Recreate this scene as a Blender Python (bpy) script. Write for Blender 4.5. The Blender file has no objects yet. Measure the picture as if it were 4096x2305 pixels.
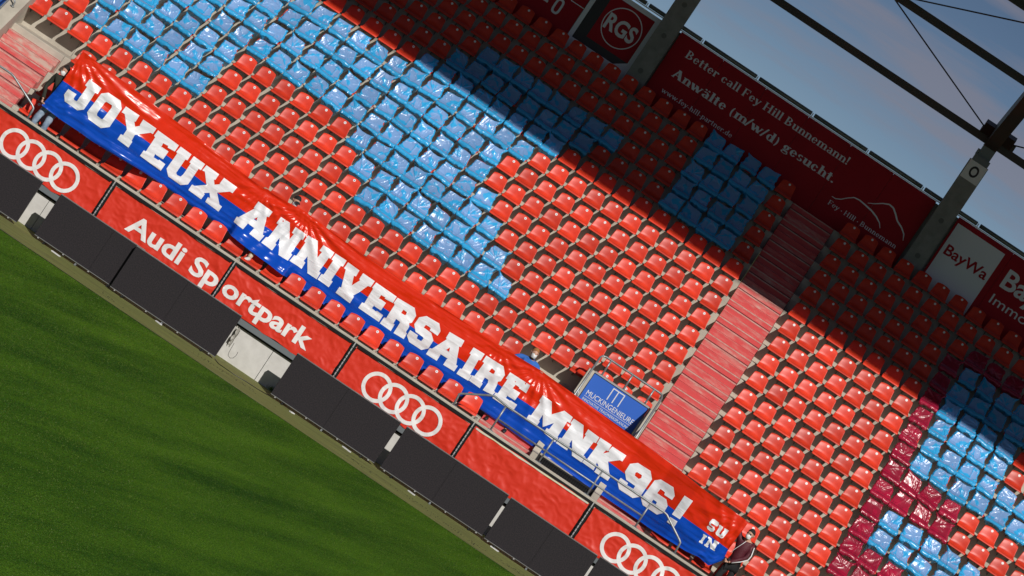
import bpy, bmesh, math, random
from mathutils import Vector, Matrix, noise
random.seed(7)
R = math.radians
# ---------------------------------------------------------------- camera, world, sun, exposure
scene = bpy.context.scene
col = scene.collection
cam_d = bpy.data.cameras.new('camera'); cam = bpy.data.objects.new('camera', cam_d); col.objects.link(cam)
FPX = 18378.681
cam_d.sensor_width = 36.0; cam_d.lens = FPX/4096*36.0; cam_d.clip_start = 1.0; cam_d.clip_end = 3000
yaw, pitch, roll = R(2.0031), R(3.47), R(33.7184)
CAM = Vector((3.706, -95.698, 8.15))
def cam_axes():
    cy, sy, cp, sp = math.cos(yaw), math.sin(yaw), math.cos(pitch), math.sin(pitch)
    fwd = Vector((-sy*cp, cy*cp, -sp)); right = Vector((cy, sy, 0)); down = fwd.cross(right)
    c, s = math.cos(roll), math.sin(roll)
    return right*c-down*s, right*s+down*c, fwd
AX, AD, AF = cam_axes()
m = Matrix.Identity(4)
for i in range(3):
    m[i][0] = AX[i]; m[i][1] = -AD[i]; m[i][2] = -AF[i]; m[i][3] = CAM[i]
cam.matrix_world = m
scene.camera = cam
def to_px(p):
    d = Vector(p)-CAM; z = d.dot(AF)
    return 2048+FPX*d.dot(AX)/z, 1152.5+FPX*d.dot(AD)/z

SUN = Vector((0.405, -1.0, 0.78)).normalized()
w = bpy.data.worlds.new('World'); scene.world = w; w.use_nodes = True
nt = w.node_tree; nt.nodes.clear()
def N(tree, typ, **kw):
    n = tree.nodes.new(typ)
    for k, v in kw.items(): setattr(n, k, v)
    return n
tc = N(nt, 'ShaderNodeTexCoord')
sky = N(nt, 'ShaderNodeTexSky', sky_type='NISHITA', sun_disc=False)
sky.sun_elevation = math.asin(SUN.z); sky.sun_rotation = math.atan2(SUN.x, SUN.y)
sky.air_density = 1.0; sky.dust_density = 0.6; sky.ozone_density = 2.0; sky.altitude = 400
lift = N(nt, 'ShaderNodeVectorMath', operation='MULTIPLY_ADD'); lift.inputs[1].default_value = (1, 1, 4.2); lift.inputs[2].default_value = (0, 0, .12)
floor_ = N(nt, 'ShaderNodeVectorMath', operation='MAXIMUM'); floor_.inputs[1].default_value = (-9, -9, .09)
mp = N(nt, 'ShaderNodeMapping'); mp.inputs['Scale'].default_value = (3.4, 3.4, 30)
mp.inputs['Rotation'].default_value = (0, R(8), 0)
nz = N(nt, 'ShaderNodeTexNoise'); nz.inputs['Scale'].default_value = 2.6; nz.inputs['Detail'].default_value = 8; nz.inputs['Roughness'].default_value = 0.6
rp = N(nt, 'ShaderNodeValToRGB'); rp.color_ramp.elements[0].position = 0.47; rp.color_ramp.elements[1].position = 0.64
rp.color_ramp.elements[0].color = (0, 0, 0, 1); rp.color_ramp.elements[1].color = (0.6, 0.6, 0.6, 1)
mx = N(nt, 'ShaderNodeMix', data_type='RGBA'); mx.inputs[7].default_value = (4.4, 4.1, 4.9, 1)
bg = N(nt, 'ShaderNodeBackground'); bg.inputs['Strength'].default_value = 0.050
out = N(nt, 'ShaderNodeOutputWorld')
L = nt.links.new
L(tc.outputs['Generated'], lift.inputs[0]); L(lift.outputs[0], floor_.inputs[0]); L(floor_.outputs[0], sky.inputs['Vector']); L(tc.outputs['Generated'], mp.inputs['Vector']); L(mp.outputs[0], nz.inputs['Vector']); L(nz.outputs['Fac'], rp.inputs[0])
L(rp.outputs[0], mx.inputs[0]); L(sky.outputs[0], mx.inputs[6]); L(mx.outputs[2], bg.inputs['Color']); L(bg.outputs[0], out.inputs[0])

sd = bpy.data.lights.new('sun', 'SUN'); sd.energy = 3.8; sd.angle = R(0.53); sd.color = (1.0, 0.95, 0.89)
so = bpy.data.objects.new('sun', sd); col.objects.link(so); so.rotation_euler = SUN.to_track_quat('Z', 'Y').to_euler()
scene.view_settings.view_transform = 'Standard'; scene.view_settings.look = 'None'
scene.view_settings.exposure = 0.0; scene.view_settings.gamma = 1.0
scene.view_settings.use_curve_mapping = False
scene.cycles.max_bounces = 6; scene.cycles.transparent_max_bounces = 8

# ---------------------------------------------------------------- helpers
class MB:
    def __init__(s): s.v = []; s.f = []; s.m = []; s.sm = []
    def quad(s, a, b, c, d, mi=0, sm=False):
        n = len(s.v); s.v += [tuple(a), tuple(b), tuple(c), tuple(d)]; s.f.append((n, n+1, n+2, n+3)); s.m.append(mi); s.sm.append(sm)
    def poly(s, pts, mi=0):
        n = len(s.v); s.v += [tuple(p) for p in pts]; s.f.append(tuple(range(n, n+len(pts)))); s.m.append(mi); s.sm.append(False)
    def box(s, x0, x1, y0, y1, z0, z1, mi=0):
        n = len(s.v)
        s.v += [(x0, y0, z0), (x1, y0, z0), (x1, y1, z0), (x0, y1, z0), (x0, y0, z1), (x1, y0, z1), (x1, y1, z1), (x0, y1, z1)]
        for f in ((0, 3, 2, 1), (4, 5, 6, 7), (0, 1, 5, 4), (1, 2, 6, 5), (2, 3, 7, 6), (3, 0, 4, 7)):
            s.f.append(tuple(n+i for i in f)); s.m.append(mi); s.sm.append(False)
    def prism(s, pts, x0, x1, mi=0):          # pts in (y,z), extruded along x
        n = len(s.v); k = len(pts)
        s.v += [(x0, y, z) for y, z in pts]+[(x1, y, z) for y, z in pts]
        s.f.append(tuple(n+i for i in range(k))); s.f.append(tuple(n+k+i for i in reversed(range(k))))
        for i in range(k):
            j = (i+1) % k; s.f.append((n+i, n+k+i, n+k+j, n+j))
        s.m += [mi]*(k+2); s.sm += [False]*(k+2)
    def grid(s, fn, nu, nv, mi=0, sm=True, closed_u=False):
        n = len(s.v)
        for j in range(nv+1):
            for i in range(nu+1): s.v.append(tuple(fn(i/nu, j/nv)))
        for j in range(nv):
            for i in range(nu):
                a = n+j*(nu+1)+i
                s.f.append((a, a+1, a+nu+2, a+nu+1)); s.m.append(mi if isinstance(mi, int) else mi(i, j)); s.sm.append(sm)
    def tube(s, pts, r, seg=8, mi=0, caps=True):
        pts = [Vector(p) for p in pts]; rr = r if isinstance(r, (list, tuple)) else [r]*len(pts)
        n0 = len(s.v); prev = None
        for i, p in enumerate(pts):
            d = (pts[min(i+1, len(pts)-1)]-pts[max(i-1, 0)]).normalized()
            if prev is None:
                a = Vector((0, 0, 1)) if abs(d.z) < .9 else Vector((1, 0, 0))
                u = d.cross(a).normalized()
            else:
                u = (prev-d*prev.dot(d)).normalized()
            prev = u; vv = d.cross(u)
            for k in range(seg):
                t = 2*math.pi*k/seg; s.v.append(tuple(p+(u*math.cos(t)+vv*math.sin(t))*rr[i]))
        for i in range(len(pts)-1):
            for k in range(seg):
                a = n0+i*seg+k; b = n0+i*seg+(k+1) % seg
                s.f.append((a, b, b+seg, a+seg)); s.m.append(mi); s.sm.append(True)
        if caps:
            s.f.append(tuple(n0+k for k in reversed(range(seg)))); s.m.append(mi); s.sm.append(False)
            e = n0+(len(pts)-1)*seg; s.f.append(tuple(e+k for k in range(seg))); s.m.append(mi); s.sm.append(False)
    def disc(s, c, nrm, r, seg=16, mi=0, rz=None):
        c = Vector(c); nrm = Vector(nrm).normalized(); u = nrm.cross(Vector((0, 0, 1))).normalized(); vv = u.cross(nrm)
        s.poly([c+u*math.cos(t)*r+vv*math.sin(t)*(rz or r) for t in [2*math.pi*k/seg for k in range(seg)]], mi)
    def mesh(s, name, mats):
        me = bpy.data.meshes.new(name); me.from_pydata(s.v, [], s.f)
        for mm in (mats if isinstance(mats, (list, tuple)) else [mats]): me.materials.append(mm)
        me.polygons.foreach_set('material_index', s.m); me.polygons.foreach_set('use_smooth', s.sm); me.update()
        return me
    def build(s, name, mats, parent=None): return link(name, s.mesh(name, mats), parent)
def link(name, data, parent=None):
    o = bpy.data.objects.new(name, data); col.objects.link(o)
    if parent: o.parent = parent
    return o
def tag(o, label=None, cat=None, group=None, kind=None):
    if label: o['label'] = label
    if cat: o['category'] = cat
    if group: o['group'] = group
    if kind: o['kind'] = kind
    return o
def empty(name, loc=(0, 0, 0)):
    o = bpy.data.objects.new(name, None); o.location = loc; col.objects.link(o); return o

def mat(name, c, rough=.6, c2=None, ns=4, spec=.5, metal=0, bump=0, bs=40, mapping=None, sub=0, coat=0, detail=6, ramp=(.4, .62), trans=0):
    m = bpy.data.materials.new(name); m.use_nodes = True; t = m.node_tree; b = t.nodes['Principled BSDF']
    b.inputs['Base Color'].default_value = (*c, 1); b.inputs['Roughness'].default_value = rough
    b.inputs['Specular IOR Level'].default_value = spec; b.inputs['Metallic'].default_value = metal
    if coat: b.inputs['Coat Weight'].default_value = coat; b.inputs['Coat Roughness'].default_value = .12
    co = t.nodes.new('ShaderNodeTexCoord'); mpn = t.nodes.new('ShaderNodeMapping'); t.links.new(co.outputs['Object'], mpn.inputs[0])
    if mapping: mpn.inputs['Scale'].default_value = mapping
    if c2 is not None:
        n = t.nodes.new('ShaderNodeTexNoise'); n.inputs['Scale'].default_value = ns; n.inputs['Detail'].default_value = detail; n.inputs['Roughness'].default_value = .62
        t.links.new(mpn.outputs[0], n.inputs['Vector'])
        r = t.nodes.new('ShaderNodeValToRGB'); r.color_ramp.elements[0].position = ramp[0]; r.color_ramp.elements[1].position = ramp[1]
        r.color_ramp.elements[0].color = (*c, 1); r.color_ramp.elements[1].color = (*c2, 1)
        t.links.new(n.outputs['Fac'], r.inputs[0]); t.links.new(r.outputs[0], b.inputs['Base Color'])
    if bump:
        n = t.nodes.new('ShaderNodeTexNoise'); n.inputs['Scale'].default_value = bs; n.inputs['Detail'].default_value = 5
        t.links.new(mpn.outputs[0], n.inputs['Vector'])
        bp = t.nodes.new('ShaderNodeBump'); bp.inputs['Strength'].default_value = bump; bp.inputs['Distance'].default_value = .02
        t.links.new(n.outputs['Fac'], bp.inputs['Height']); t.links.new(bp.outputs[0], b.inputs['Normal'])
    return m
def rand_tint(m, lo=.85, hi=1.08):
    """per object random value on the base colour (sun fading differs seat by seat)"""
    t = m.node_tree; b = t.nodes['Principled BSDF']; oi = t.nodes.new('ShaderNodeObjectInfo'); mr = t.nodes.new('ShaderNodeMapRange')
    mr.inputs[3].default_value = lo; mr.inputs[4].default_value = hi
    hs = t.nodes.new('ShaderNodeHueSaturation')
    src = b.inputs['Base Color'].links[0].from_socket if b.inputs['Base Color'].links else None
    if src: t.links.new(src, hs.inputs['Color'])
    else: hs.inputs['Color'].default_value = b.inputs['Base Color'].default_value
    t.links.new(oi.outputs['Random'], mr.inputs[0]); t.links.new(mr.outputs[0], hs.inputs['Value']); t.links.new(hs.outputs[0], b.inputs['Base Color'])
    return m

M = {}
M['seat'] = rand_tint(mat('seat_plastic', (.70, .050, .020), .38, c2=(.58, .036, .017), ns=4, spec=.30), .78, 1.10)
M['bracket'] = mat('seat_bracket', (.05, .05, .05), .5)
M['bracket_pale'] = mat('seat_bracket_pale', (.34, .31, .25), .6, c2=(.2, .18, .14), ns=20)
M['white'] = mat('white_plastic', (.8, .8, .8), .4)
M['ink'] = mat('sticker_ink', (.03, .06, .2), .6)
M['concrete'] = mat('concrete', (.50, .46, .38), .85, c2=(.34, .31, .26), ns=1.6, bump=.25, bs=30, ramp=(.35, .75))
M['concrete_grey'] = mat('concrete_column', (.26, .26, .24), .8, c2=(.19, .19, .175), ns=2.5, bump=.15, bs=25)
M['concrete_white'] = mat('concrete_wall', (.62, .61, .58), .8, c2=(.5, .49, .46), ns=5, bump=.1, bs=50, ramp=(.35, .8))
M['steel_dark'] = mat('dark_steel', (.03, .026, .026), .5, c2=(.055, .028, .02), ns=.6)
M['galv'] = mat('galvanised_steel', (.34, .36, .37), .42, c2=(.24, .26, .27), ns=12, metal=.55)
M['alu'] = mat('aluminium', (.6, .6, .6), .4, metal=.6)
M['black'] = mat('black_profile', (.012, .012, .012), .35)
M['bar'] = mat('black_bar', (.008, .008, .009), .6)
M['nose'] = mat('worn_step_edge', (.58, .36, .31), .8, c2=(.52, .22, .19), ns=7)
M['dark'] = mat('shade_and_joint_dark', (.012, .012, .014), .8)  # near-black for real dark joints and for shade painted into openings
M['graysteel'] = mat('grey_beam', (.14, .16, .17), .5)
def paint_mat(nm='worn_red_paint', off=0.0):
    m = mat(nm, (.5, .05, .05), .7); t = m.node_tree; b = t.nodes['Principled BSDF']
    co = t.nodes.new('ShaderNodeTexCoord'); mp1 = t.nodes.new('ShaderNodeMapping'); mp1.inputs['Scale'].default_value = (1.0, 2.0, 4)
    t.links.new(co.outputs['Object'], mp1.inputs[0])
    n = t.nodes.new('ShaderNodeTexNoise'); n.inputs['Scale'].default_value = 2.2; n.inputs['Detail'].default_value = 10; n.inputs['Roughness'].default_value = .66
    t.links.new(mp1.outputs[0], n.inputs['Vector'])
    sx = t.nodes.new('ShaderNodeSeparateXYZ'); t.links.new(co.outputs['Object'], sx.inputs[0])
    oi = t.nodes.new('ShaderNodeObjectInfo')
    mr = t.nodes.new('ShaderNodeMapRange'); mr.inputs[3].default_value = -.09+off; mr.inputs[4].default_value = .09+off; t.links.new(oi.outputs['Random'], mr.inputs[0])
    ad = t.nodes.new('ShaderNodeMath'); ad.operation = 'ADD'; t.links.new(n.outputs['Fac'], ad.inputs[0]); t.links.new(mr.outputs[0], ad.inputs[1])
    r = t.nodes.new('ShaderNodeValToRGB'); e = r.color_ramp.elements
    e[0].position = .46; e[0].color = (.57, .065, .066, 1); e[1].position = .75; e[1].color = (.52, .40, .33, 1)
    k = r.color_ramp.elements.new(.62); k.color = (.57, .18, .16, 1)
    t.links.new(ad.outputs[0], r.inputs[0]); t.links.new(r.outputs[0], b.inputs['Base Color'])
    return m
M['paint'] = paint_mat(); M['paint_worn'] = paint_mat('very_worn_red_paint', .10)
M['sign_red'] = mat('sign_red', (.40, .007, .017), .55, c2=(.35, .006, .015), ns=1.2, spec=.15)
M['sign_white'] = mat('sign_white', (.72, .72, .72), .5)
M['sign_blue'] = mat('sign_blue', (.03, .13, .55), .45)
M['skin'] = mat('skin', (.55, .30, .21), .55)

def wrinkle_mat(name, c, rough=.28, strength=.35, scale=(3, 3, 3), ns=3.0, spec=.5, tint=None, c2=None):
    m = mat(name, c, rough, spec=spec, c2=c2, ns=2); t = m.node_tree; b = t.nodes['Principled BSDF']
    co = t.nodes.new('ShaderNodeTexCoord'); mp1 = t.nodes.new('ShaderNodeMapping'); mp1.inputs['Scale'].default_value = scale
    t.links.new(co.outputs['Object'], mp1.inputs[0])
    n = t.nodes.new('ShaderNodeTexNoise'); n.noise_type = 'RIDGED_MULTIFRACTAL'; n.inputs['Scale'].default_value = ns; n.inputs['Detail'].default_value = 4
    n.inputs['Roughness'].default_value = .5; n.inputs['Distortion'].default_value = .6
    t.links.new(mp1.outputs[0], n.inputs['Vector'])
    bp = t.nodes.new('ShaderNodeBump'); bp.inputs['Strength'].default_value = strength; bp.inputs['Distance'].default_value = .03
    t.links.new(n.outputs['Fac'], bp.inputs['Height']); t.links.new(bp.outputs[0], b.inputs['Normal'])
    return m
M['ban_red'] = wrinkle_mat('banner_film_red', (.66, .026, .005), .25, .18, (1.0, 1, 4.5), 3.0, spec=.35)
M['ban_blue'] = wrinkle_mat('banner_film_blue', (.004, .065, .45), .22, .18, (1.0, 1, 4.5), 3.0, spec=.4)
M['ban_white'] = wrinkle_mat('banner_film_white', (.76, .77, .80), .4, .30, (1.0, 1, 4.5), 3.0)
M['tarp_red'] = wrinkle_mat('tarpaulin_red', (.66, .034, .014), .42, .13, (1.2, 1.0, 1.6), 3.4)
M['tarp_white'] = wrinkle_mat('tarpaulin_print_white', (.80, .78, .76), .45, .22, (1.2, 1, 1.6), 3.4)

def bag_mat(name, film, taut, rough=.27):
    """thin coloured plastic film: glossy, part see-through so that the red seat shows below it"""
    m = bpy.data.materials.new(name); m.use_nodes = True; t = m.node_tree; b = t.nodes['Principled BSDF']; o = t.nodes['Material Output']
    b.inputs['Roughness'].default_value = rough; b.inputs['Specular IOR Level'].default_value = .55
    oi = t.nodes.new('ShaderNodeObjectInfo'); hs = t.nodes.new('ShaderNodeHueSaturation'); 
    # the film looks mauve where it lies tight on the red seat and clear blue where it stands off in folds
    tn = t.nodes.new('ShaderNodeAttribute'); tn.attribute_name = 'taut'
    tr_ = t.nodes.new('ShaderNodeValToRGB'); tr_.color_ramp.elements[0].position = .35; tr_.color_ramp.elements[1].position = .65
    tr_.color_ramp.elements[0].color = (*film, 1); tr_.color_ramp.elements[1].color = (*taut, 1); t.links.new(tn.outputs['Fac'], tr_.inputs[0]); t.links.new(tr_.outputs[0], hs.inputs['Color'])
    mr = t.nodes.new('ShaderNodeMapRange'); mr.inputs[3].default_value = .86; mr.inputs[4].default_value = 1.12
    t.links.new(oi.outputs['Random'], mr.inputs[0]); t.links.new(mr.outputs[0], hs.inputs['Value']); t.links.new(hs.outputs[0], b.inputs['Base Color'])
    co = t.nodes.new('ShaderNodeTexCoord'); n = t.nodes.new('ShaderNodeTexNoise')
    mpn = t.nodes.new('ShaderNodeMapping'); ad = t.nodes.new('ShaderNodeVectorMath'); ad.operation = 'SCALE'
    t.links.new(co.outputs['Object'], mpn.inputs[0])
    cb = t.nodes.new('ShaderNodeCombineXYZ'); mu = t.nodes.new('ShaderNodeMath'); mu.operation = 'MULTIPLY'; mu.inputs[1].default_value = 40
    t.links.new(oi.outputs['Random'], mu.inputs[0]); t.links.new(mu.outputs[0], cb.inputs[0]); t.links.new(cb.outputs[0], mpn.inputs['Location'])
    mpn.inputs['Scale'].default_value = (1.3, 1, 1)
    n.inputs['Scale'].default_value = 9; n.inputs['Detail'].default_value = 2; n.inputs['Distortion'].default_value = 1.5
    t.links.new(mpn.outputs[0], n.inputs['Vector'])
    bp = t.nodes.new('ShaderNodeBump'); bp.inputs['Strength'].default_value = .22; bp.inputs['Distance'].default_value = .02
    t.links.new(n.outputs['Fac'], bp.inputs['Height']); t.links.new(bp.outputs[0], b.inputs['Normal'])
    tr = t.nodes.new('ShaderNodeBsdfTransparent'); tr.inputs[0].default_value = (*[min(1, .25+.9*x) for x in film], 1)
    ms = t.nodes.new('ShaderNodeMixShader'); ms.inputs[0].default_value = .86
    t.links.new(tr.outputs[0], ms.inputs[1]); t.links.new(b.outputs[0], ms.inputs[2]); t.links.new(ms.outputs[0], o.inputs[0])
    return m
M['bag_blue'] = bag_mat('bag_film_blue', (.035, .40, .78), (.20, .37, .68))
M['bag_crimson'] = bag_mat('bag_film_crimson', (.42, .012, .050), (.33, .016, .045))
# ---------------------------------------------------------------- stand geometry constants
D, RZ = 0.8, 0.425                      # row depth and rise
def F(r): return RZ*r-0.72              # floor level in front of the seats of row r
XS = (4.31, 5.48)                       # long stairs
XV = (2.60, 4.30)                       # stair mouth box in the middle
XL = (-11.80, -10.50)                   # stairs at the left
XM = (1.32, 2.60)                       # short stairs left of the middle box
A0 = 5.863
def col_dx(x):
    t = [(-13, -.16), (-11.5, -.144), (-10.5, -.09), (-9, -.03), (-7.5, .015), (-6, .036), (-4.5, .042), (-3, .028), (-1, .004), (1, -.01), (3.5, -.016), (4.2, -.005), (5.8, -.03), (7.2, .0), (8.8, .035), (13, .14)]
    for (a, b), (c, d) in zip(t, t[1:]):
        if x <= c: return b+(d-b)*(max(x, a)-a)/(c-a)
    return t[-1][1]
# ---------------------------------------------------------------- ground
def ground_mats():
    m = bpy.data.materials.new('turf'); m.use_nodes = True; t = m.node_tree; b = t.nodes['Principled BSDF']
    b.inputs['Roughness'].default_value = .85; b.inputs['Specular IOR Level'].default_value = .05
    co = t.nodes.new('ShaderNodeTexCoord')
    def nz(scale, sc, det, rough=.6, rot=0):
        mp1 = t.nodes.new('ShaderNodeMapping'); mp1.inputs['Scale'].default_value = sc
        vr = t.nodes.new('ShaderNodeVectorRotate'); vr.rotation_type = 'Z_AXIS'; vr.inputs['Angle'].default_value = rot
        t.links.new(co.outputs['Object'], vr.inputs[0]); t.links.new(vr.outputs[0], mp1.inputs[0]); n = t.nodes.new('ShaderNodeTexNoise')
        n.inputs['Scale'].default_value = scale; n.inputs['Detail'].default_value = det; n.inputs['Roughness'].default_value = rough
        t.links.new(mp1.outputs[0], n.inputs['Vector']); return n.outputs['Fac']
    big = nz(1.1, (.16, 1, 1), 3, .5, R(-70)); mid = nz(9, (.4, 1, 1), 5, .7, R(-70)); fine = nz(34, (1, .35, 1), 3, .8)
    r1 = t.nodes.new('ShaderNodeValToRGB'); e = r1.color_ramp.elements; e[0].position = .32; e[0].color = (.016, .056, .004, 1); e[1].position = .68; e[1].color = (.062, .145, .008, 1)
    a = t.nodes.new('ShaderNodeMath'); a.operation = 'MULTIPLY_ADD'; a.inputs[1].default_value = .35; a.inputs[2].default_value = 0; t.links.new(mid, a.inputs[0])
    c = t.nodes.new('ShaderNodeMath'); c.operation = 'MULTIPLY_ADD'; c.inputs[1].default_value = .65; t.links.new(big, c.inputs[0]); t.links.new(a.outputs[0], c.inputs[2])
    t.links.new(c.outputs[0], r1.inputs[0])
    r2 = t.nodes.new('ShaderNodeValToRGB'); e = r2.color_ramp.elements; e[0].position = .36; e[0].color = (.5, .5, .5, 1); e[1].position = .70; e[1].color = (1.9, 1.8, 1.9, 1)
    t.links.new(fine, r2.inputs[0]); mxx = t.nodes.new('ShaderNodeMix'); mxx.data_type = 'RGBA'; mxx.blend_type = 'MULTIPLY'; mxx.inputs[0].default_value = 1
    t.links.new(r1.outputs[0], mxx.inputs[6]); t.links.new(r2.outputs[0], mxx.inputs[7]); t.links.new(mxx.outputs[2], b.inputs['Base Color'])
    bp = t.nodes.new('ShaderNodeBump'); bp.inputs['Strength'].default_value = .6; bp.inputs['Distance'].default_value = .03
    t.links.new(fine, bp.inputs['Height']); t.links.new(bp.outputs[0], b.inputs['Normal'])
    return m
M['turf'] = ground_mats()
M['blade'] = rand_tint(mat('grass_blade', (.07, .13, .012), .5, c2=(.13, .19, .03), ns=1.5, spec=.2), .7, 1.3)
M['olive'] = mat('olive_mat', (.165, .178, .042), .95, c2=(.115, .120, .030), ns=1.4, mapping=(.5, 3.0, 1), bump=.3, bs=60, detail=9, ramp=(.38, .66))
g = MB(); g.quad((-400, -500, -2.2), (400, -500, -2.2), (400, 600, -2.2), (-400, 600, -2.2)); tag(g.build('ground', M['olive']), kind='structure')
g = MB(); g.grid(lambda u, v: (-60+120*u, -75+70.75*v, -2.150+.004*math.sin(u*40)), 40, 20, sm=True)
g.quad((-60, -4.25, -2.150), (60, -4.25, -2.150), (60, -4.245, -2.20), (-60, -4.245, -2.20))
tag(g.build('football_pitch', M['turf']), kind='structure')
g = MB(); g.quad((-60, -4.245, -2.170), (60, -4.245, -2.170), (60, -.94, -2.170), (-60, -.94, -2.170)); tag(g.build('pitch_surround', M['olive']), kind='structure')
g = MB(); g.quad((-60, -4.262, -2.145), (60, -4.262, -2.145), (60, -4.232, -2.145), (-60, -4.232, -2.145)); g.quad((-60, -4.262, -2.19), (60, -4.262, -2.19), (60, -4.262, -2.145), (-60, -4.262, -2.145))
tag(g.build('pitch_edging', M['black']), kind='structure')
# short blades standing up from the turf, thicker towards the stand
g = MB(); rg = random.Random(3)
for i in range(190000):
    y = -4.27-rg.random()*33; x = rg.uniform(-10.5, 5.0)
    px, py = to_px((x, y, -2.15))
    if not (-20 < px < 4110 and -20 < py < 2320): continue
    a = rg.uniform(0, 6.28); h = rg.uniform(.010, .024); wd = rg.uniform(.002, .005)
    dx, dy = math.cos(a)*wd, math.sin(a)*wd; lx, ly = rg.uniform(-.02, .02), rg.uniform(-.02, .02)
    n = len(g.v); g.v += [(x-dx, y-dy, -2.15), (x+dx, y+dy, -2.15), (x+lx, y+ly, -2.15+h)]; g.f.append((n, n+1, n+2)); g.m.append(0); g.sm.append(False)
tag(g.build('grass_blades', M['blade']), 'short upright grass blades all over the football pitch', 'grass', kind='stuff')

# ---------------------------------------------------------------- grandstand tiers
stand = tag(empty('grandstand'), kind='structure')
X0, X1 = -16.0, 16.0
def tier(r, xa, xb, m='concrete'):
    g = MB(); y0 = D*r+.03; e = .004
    g.prism([(y0, F(r)-.02), (y0, F(r+1)-.012), (y0+.012, F(r+1)), (y0+D-e, F(r+1)), (y0+D-e, F(r)-.02)], xa+e, xb-e)
    g.build('tier_slab' if m == 'concrete' else 'painted_tier', M[m], stand)
    if m != 'concrete':
        g = MB(); g.box(xa+.01, xb-.01, y0-.004, y0+.022, F(r+1)-.024, F(r+1)+.003); g.build('step_edge', M['nose'], stand)
        g = MB(); g.box(xa+.01, xb-.01, y0-.006, y0-.001, F(r)+.285, F(r)+.299); g.build('joint', M['dark'], stand)
for r in range(0, 18):
    cuts = []
    if r < 3: cuts = [(X0, XL[0], 'concrete'), (XL[0], XL[1], 'paint_worn'), (XL[1], -4.7, 'concrete'), (-4.7, XM[0], 'concrete'), (XM[0], XM[1], 'paint'), (XS[0]-.01, XS[1], 'paint'), (XS[1], 10.4, 'concrete'), (10.4, X1, 'concrete')]
    else: cuts = [(X0, -10.5, 'concrete'), (-10.5, -4.7, 'concrete'), (-4.7, .6, 'concrete'), (.6, XS[0], 'concrete'), (XS[0], XS[1], 'paint'), (XS[1], 10.4, 'concrete'), (10.4, X1, 'concrete')]
    for a, b, mm in cuts: tier(r, a, b, mm)
g = MB(); g.box(X0, X1, -.846, .03, -1.1, F(0)); g.build('front_walkway', M['concrete'], stand)
def flight(xa, xb, r0, r1, name, label, pm='paint'):
    t = empty(name, ((xa+xb)/2, D*r0, F(r0)))
    for r in range(r0, r1):
        for j in (1, 2):
            g = MB(); y0 = D*r+.03-.267*(3-j); z1 = F(r)+.1417*j
            y1 = y0+.264 if j == 1 else D*r+.028
            g.prism([(y0, F(r)-.01), (y0, z1-.008), (y0+.008, z1), (y1, z1), (y1, F(r)-.01)], xa+.012, xb-.012)
            g.v = [(x-t.location.x, y-t.location.y, z-t.location.z) for x, y, z in g.v]
            g.build('step', M[pm], t)
        g = MB(); g.box(xa+.014-t.location.x, xb-.014-t.location.x, y0-.004-t.location.y, y0+.02-t.location.y, z1-.024-t.location.z, z1+.003-t.location.z); g.build('step_edge', M['nose'], t)
    return tag(t, label, 'stairs')
flight(XS[0], XS[1], 0, 18, 'stair_flight', 'long straight flight of worn red painted steps running up through all the rows')
flight(XL[0], XL[1], 0, 4, 'stair_flight', 'short flight of faded red steps beside the sloping wall at the left edge', 'paint_worn')
flight(XM[0], XM[1], 0, 4, 'stair_flight', 'short red stairs behind the held banner, left of the blue sign box')

# kerb, rail profile and the wall down to the pitch
g = MB(); g.prism([(-.99, -1.12), (-.99, -.31), (-.978, -.298), (-.86, -.298), (-.848, -.31), (-.848, -1.12)], X0, X1)
pw = tag(g.build('parapet_wall', M['concrete']), kind='structure')
g = MB(); g.box(X0, X1, -1.03, -.992, -.380, -.340); g.build('edge_profile', M['black'], pw)
g = MB(); g.box(X0, X1, -.99, -.85, -1.42, -1.12); g.build('wall_shade_band', M['dark'], pw)  # solid flush band, shade of the gap put into its dark colour
g = MB(); g.box(X0, X1, -1.06, -.99, -1.372, -1.345); g.box(X0, X1, -1.06, -.992, -1.345, -1.25); g.build('steel_beam', M['graysteel'], pw)
for a, b in ((-16, -11.4), (-11.4, -8.62), (-8.62, -6.0), (-6.0, -3.0), (-3.0, 0.0), (0.0, 3.0), (3.0, 6.0), (6.0, 11)):
    g = MB(); g.box(a+.006, b-.006, -.95, -.85, -2.19, -1.42); g.build('wall_panel', M['concrete_white'], pw)

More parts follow.
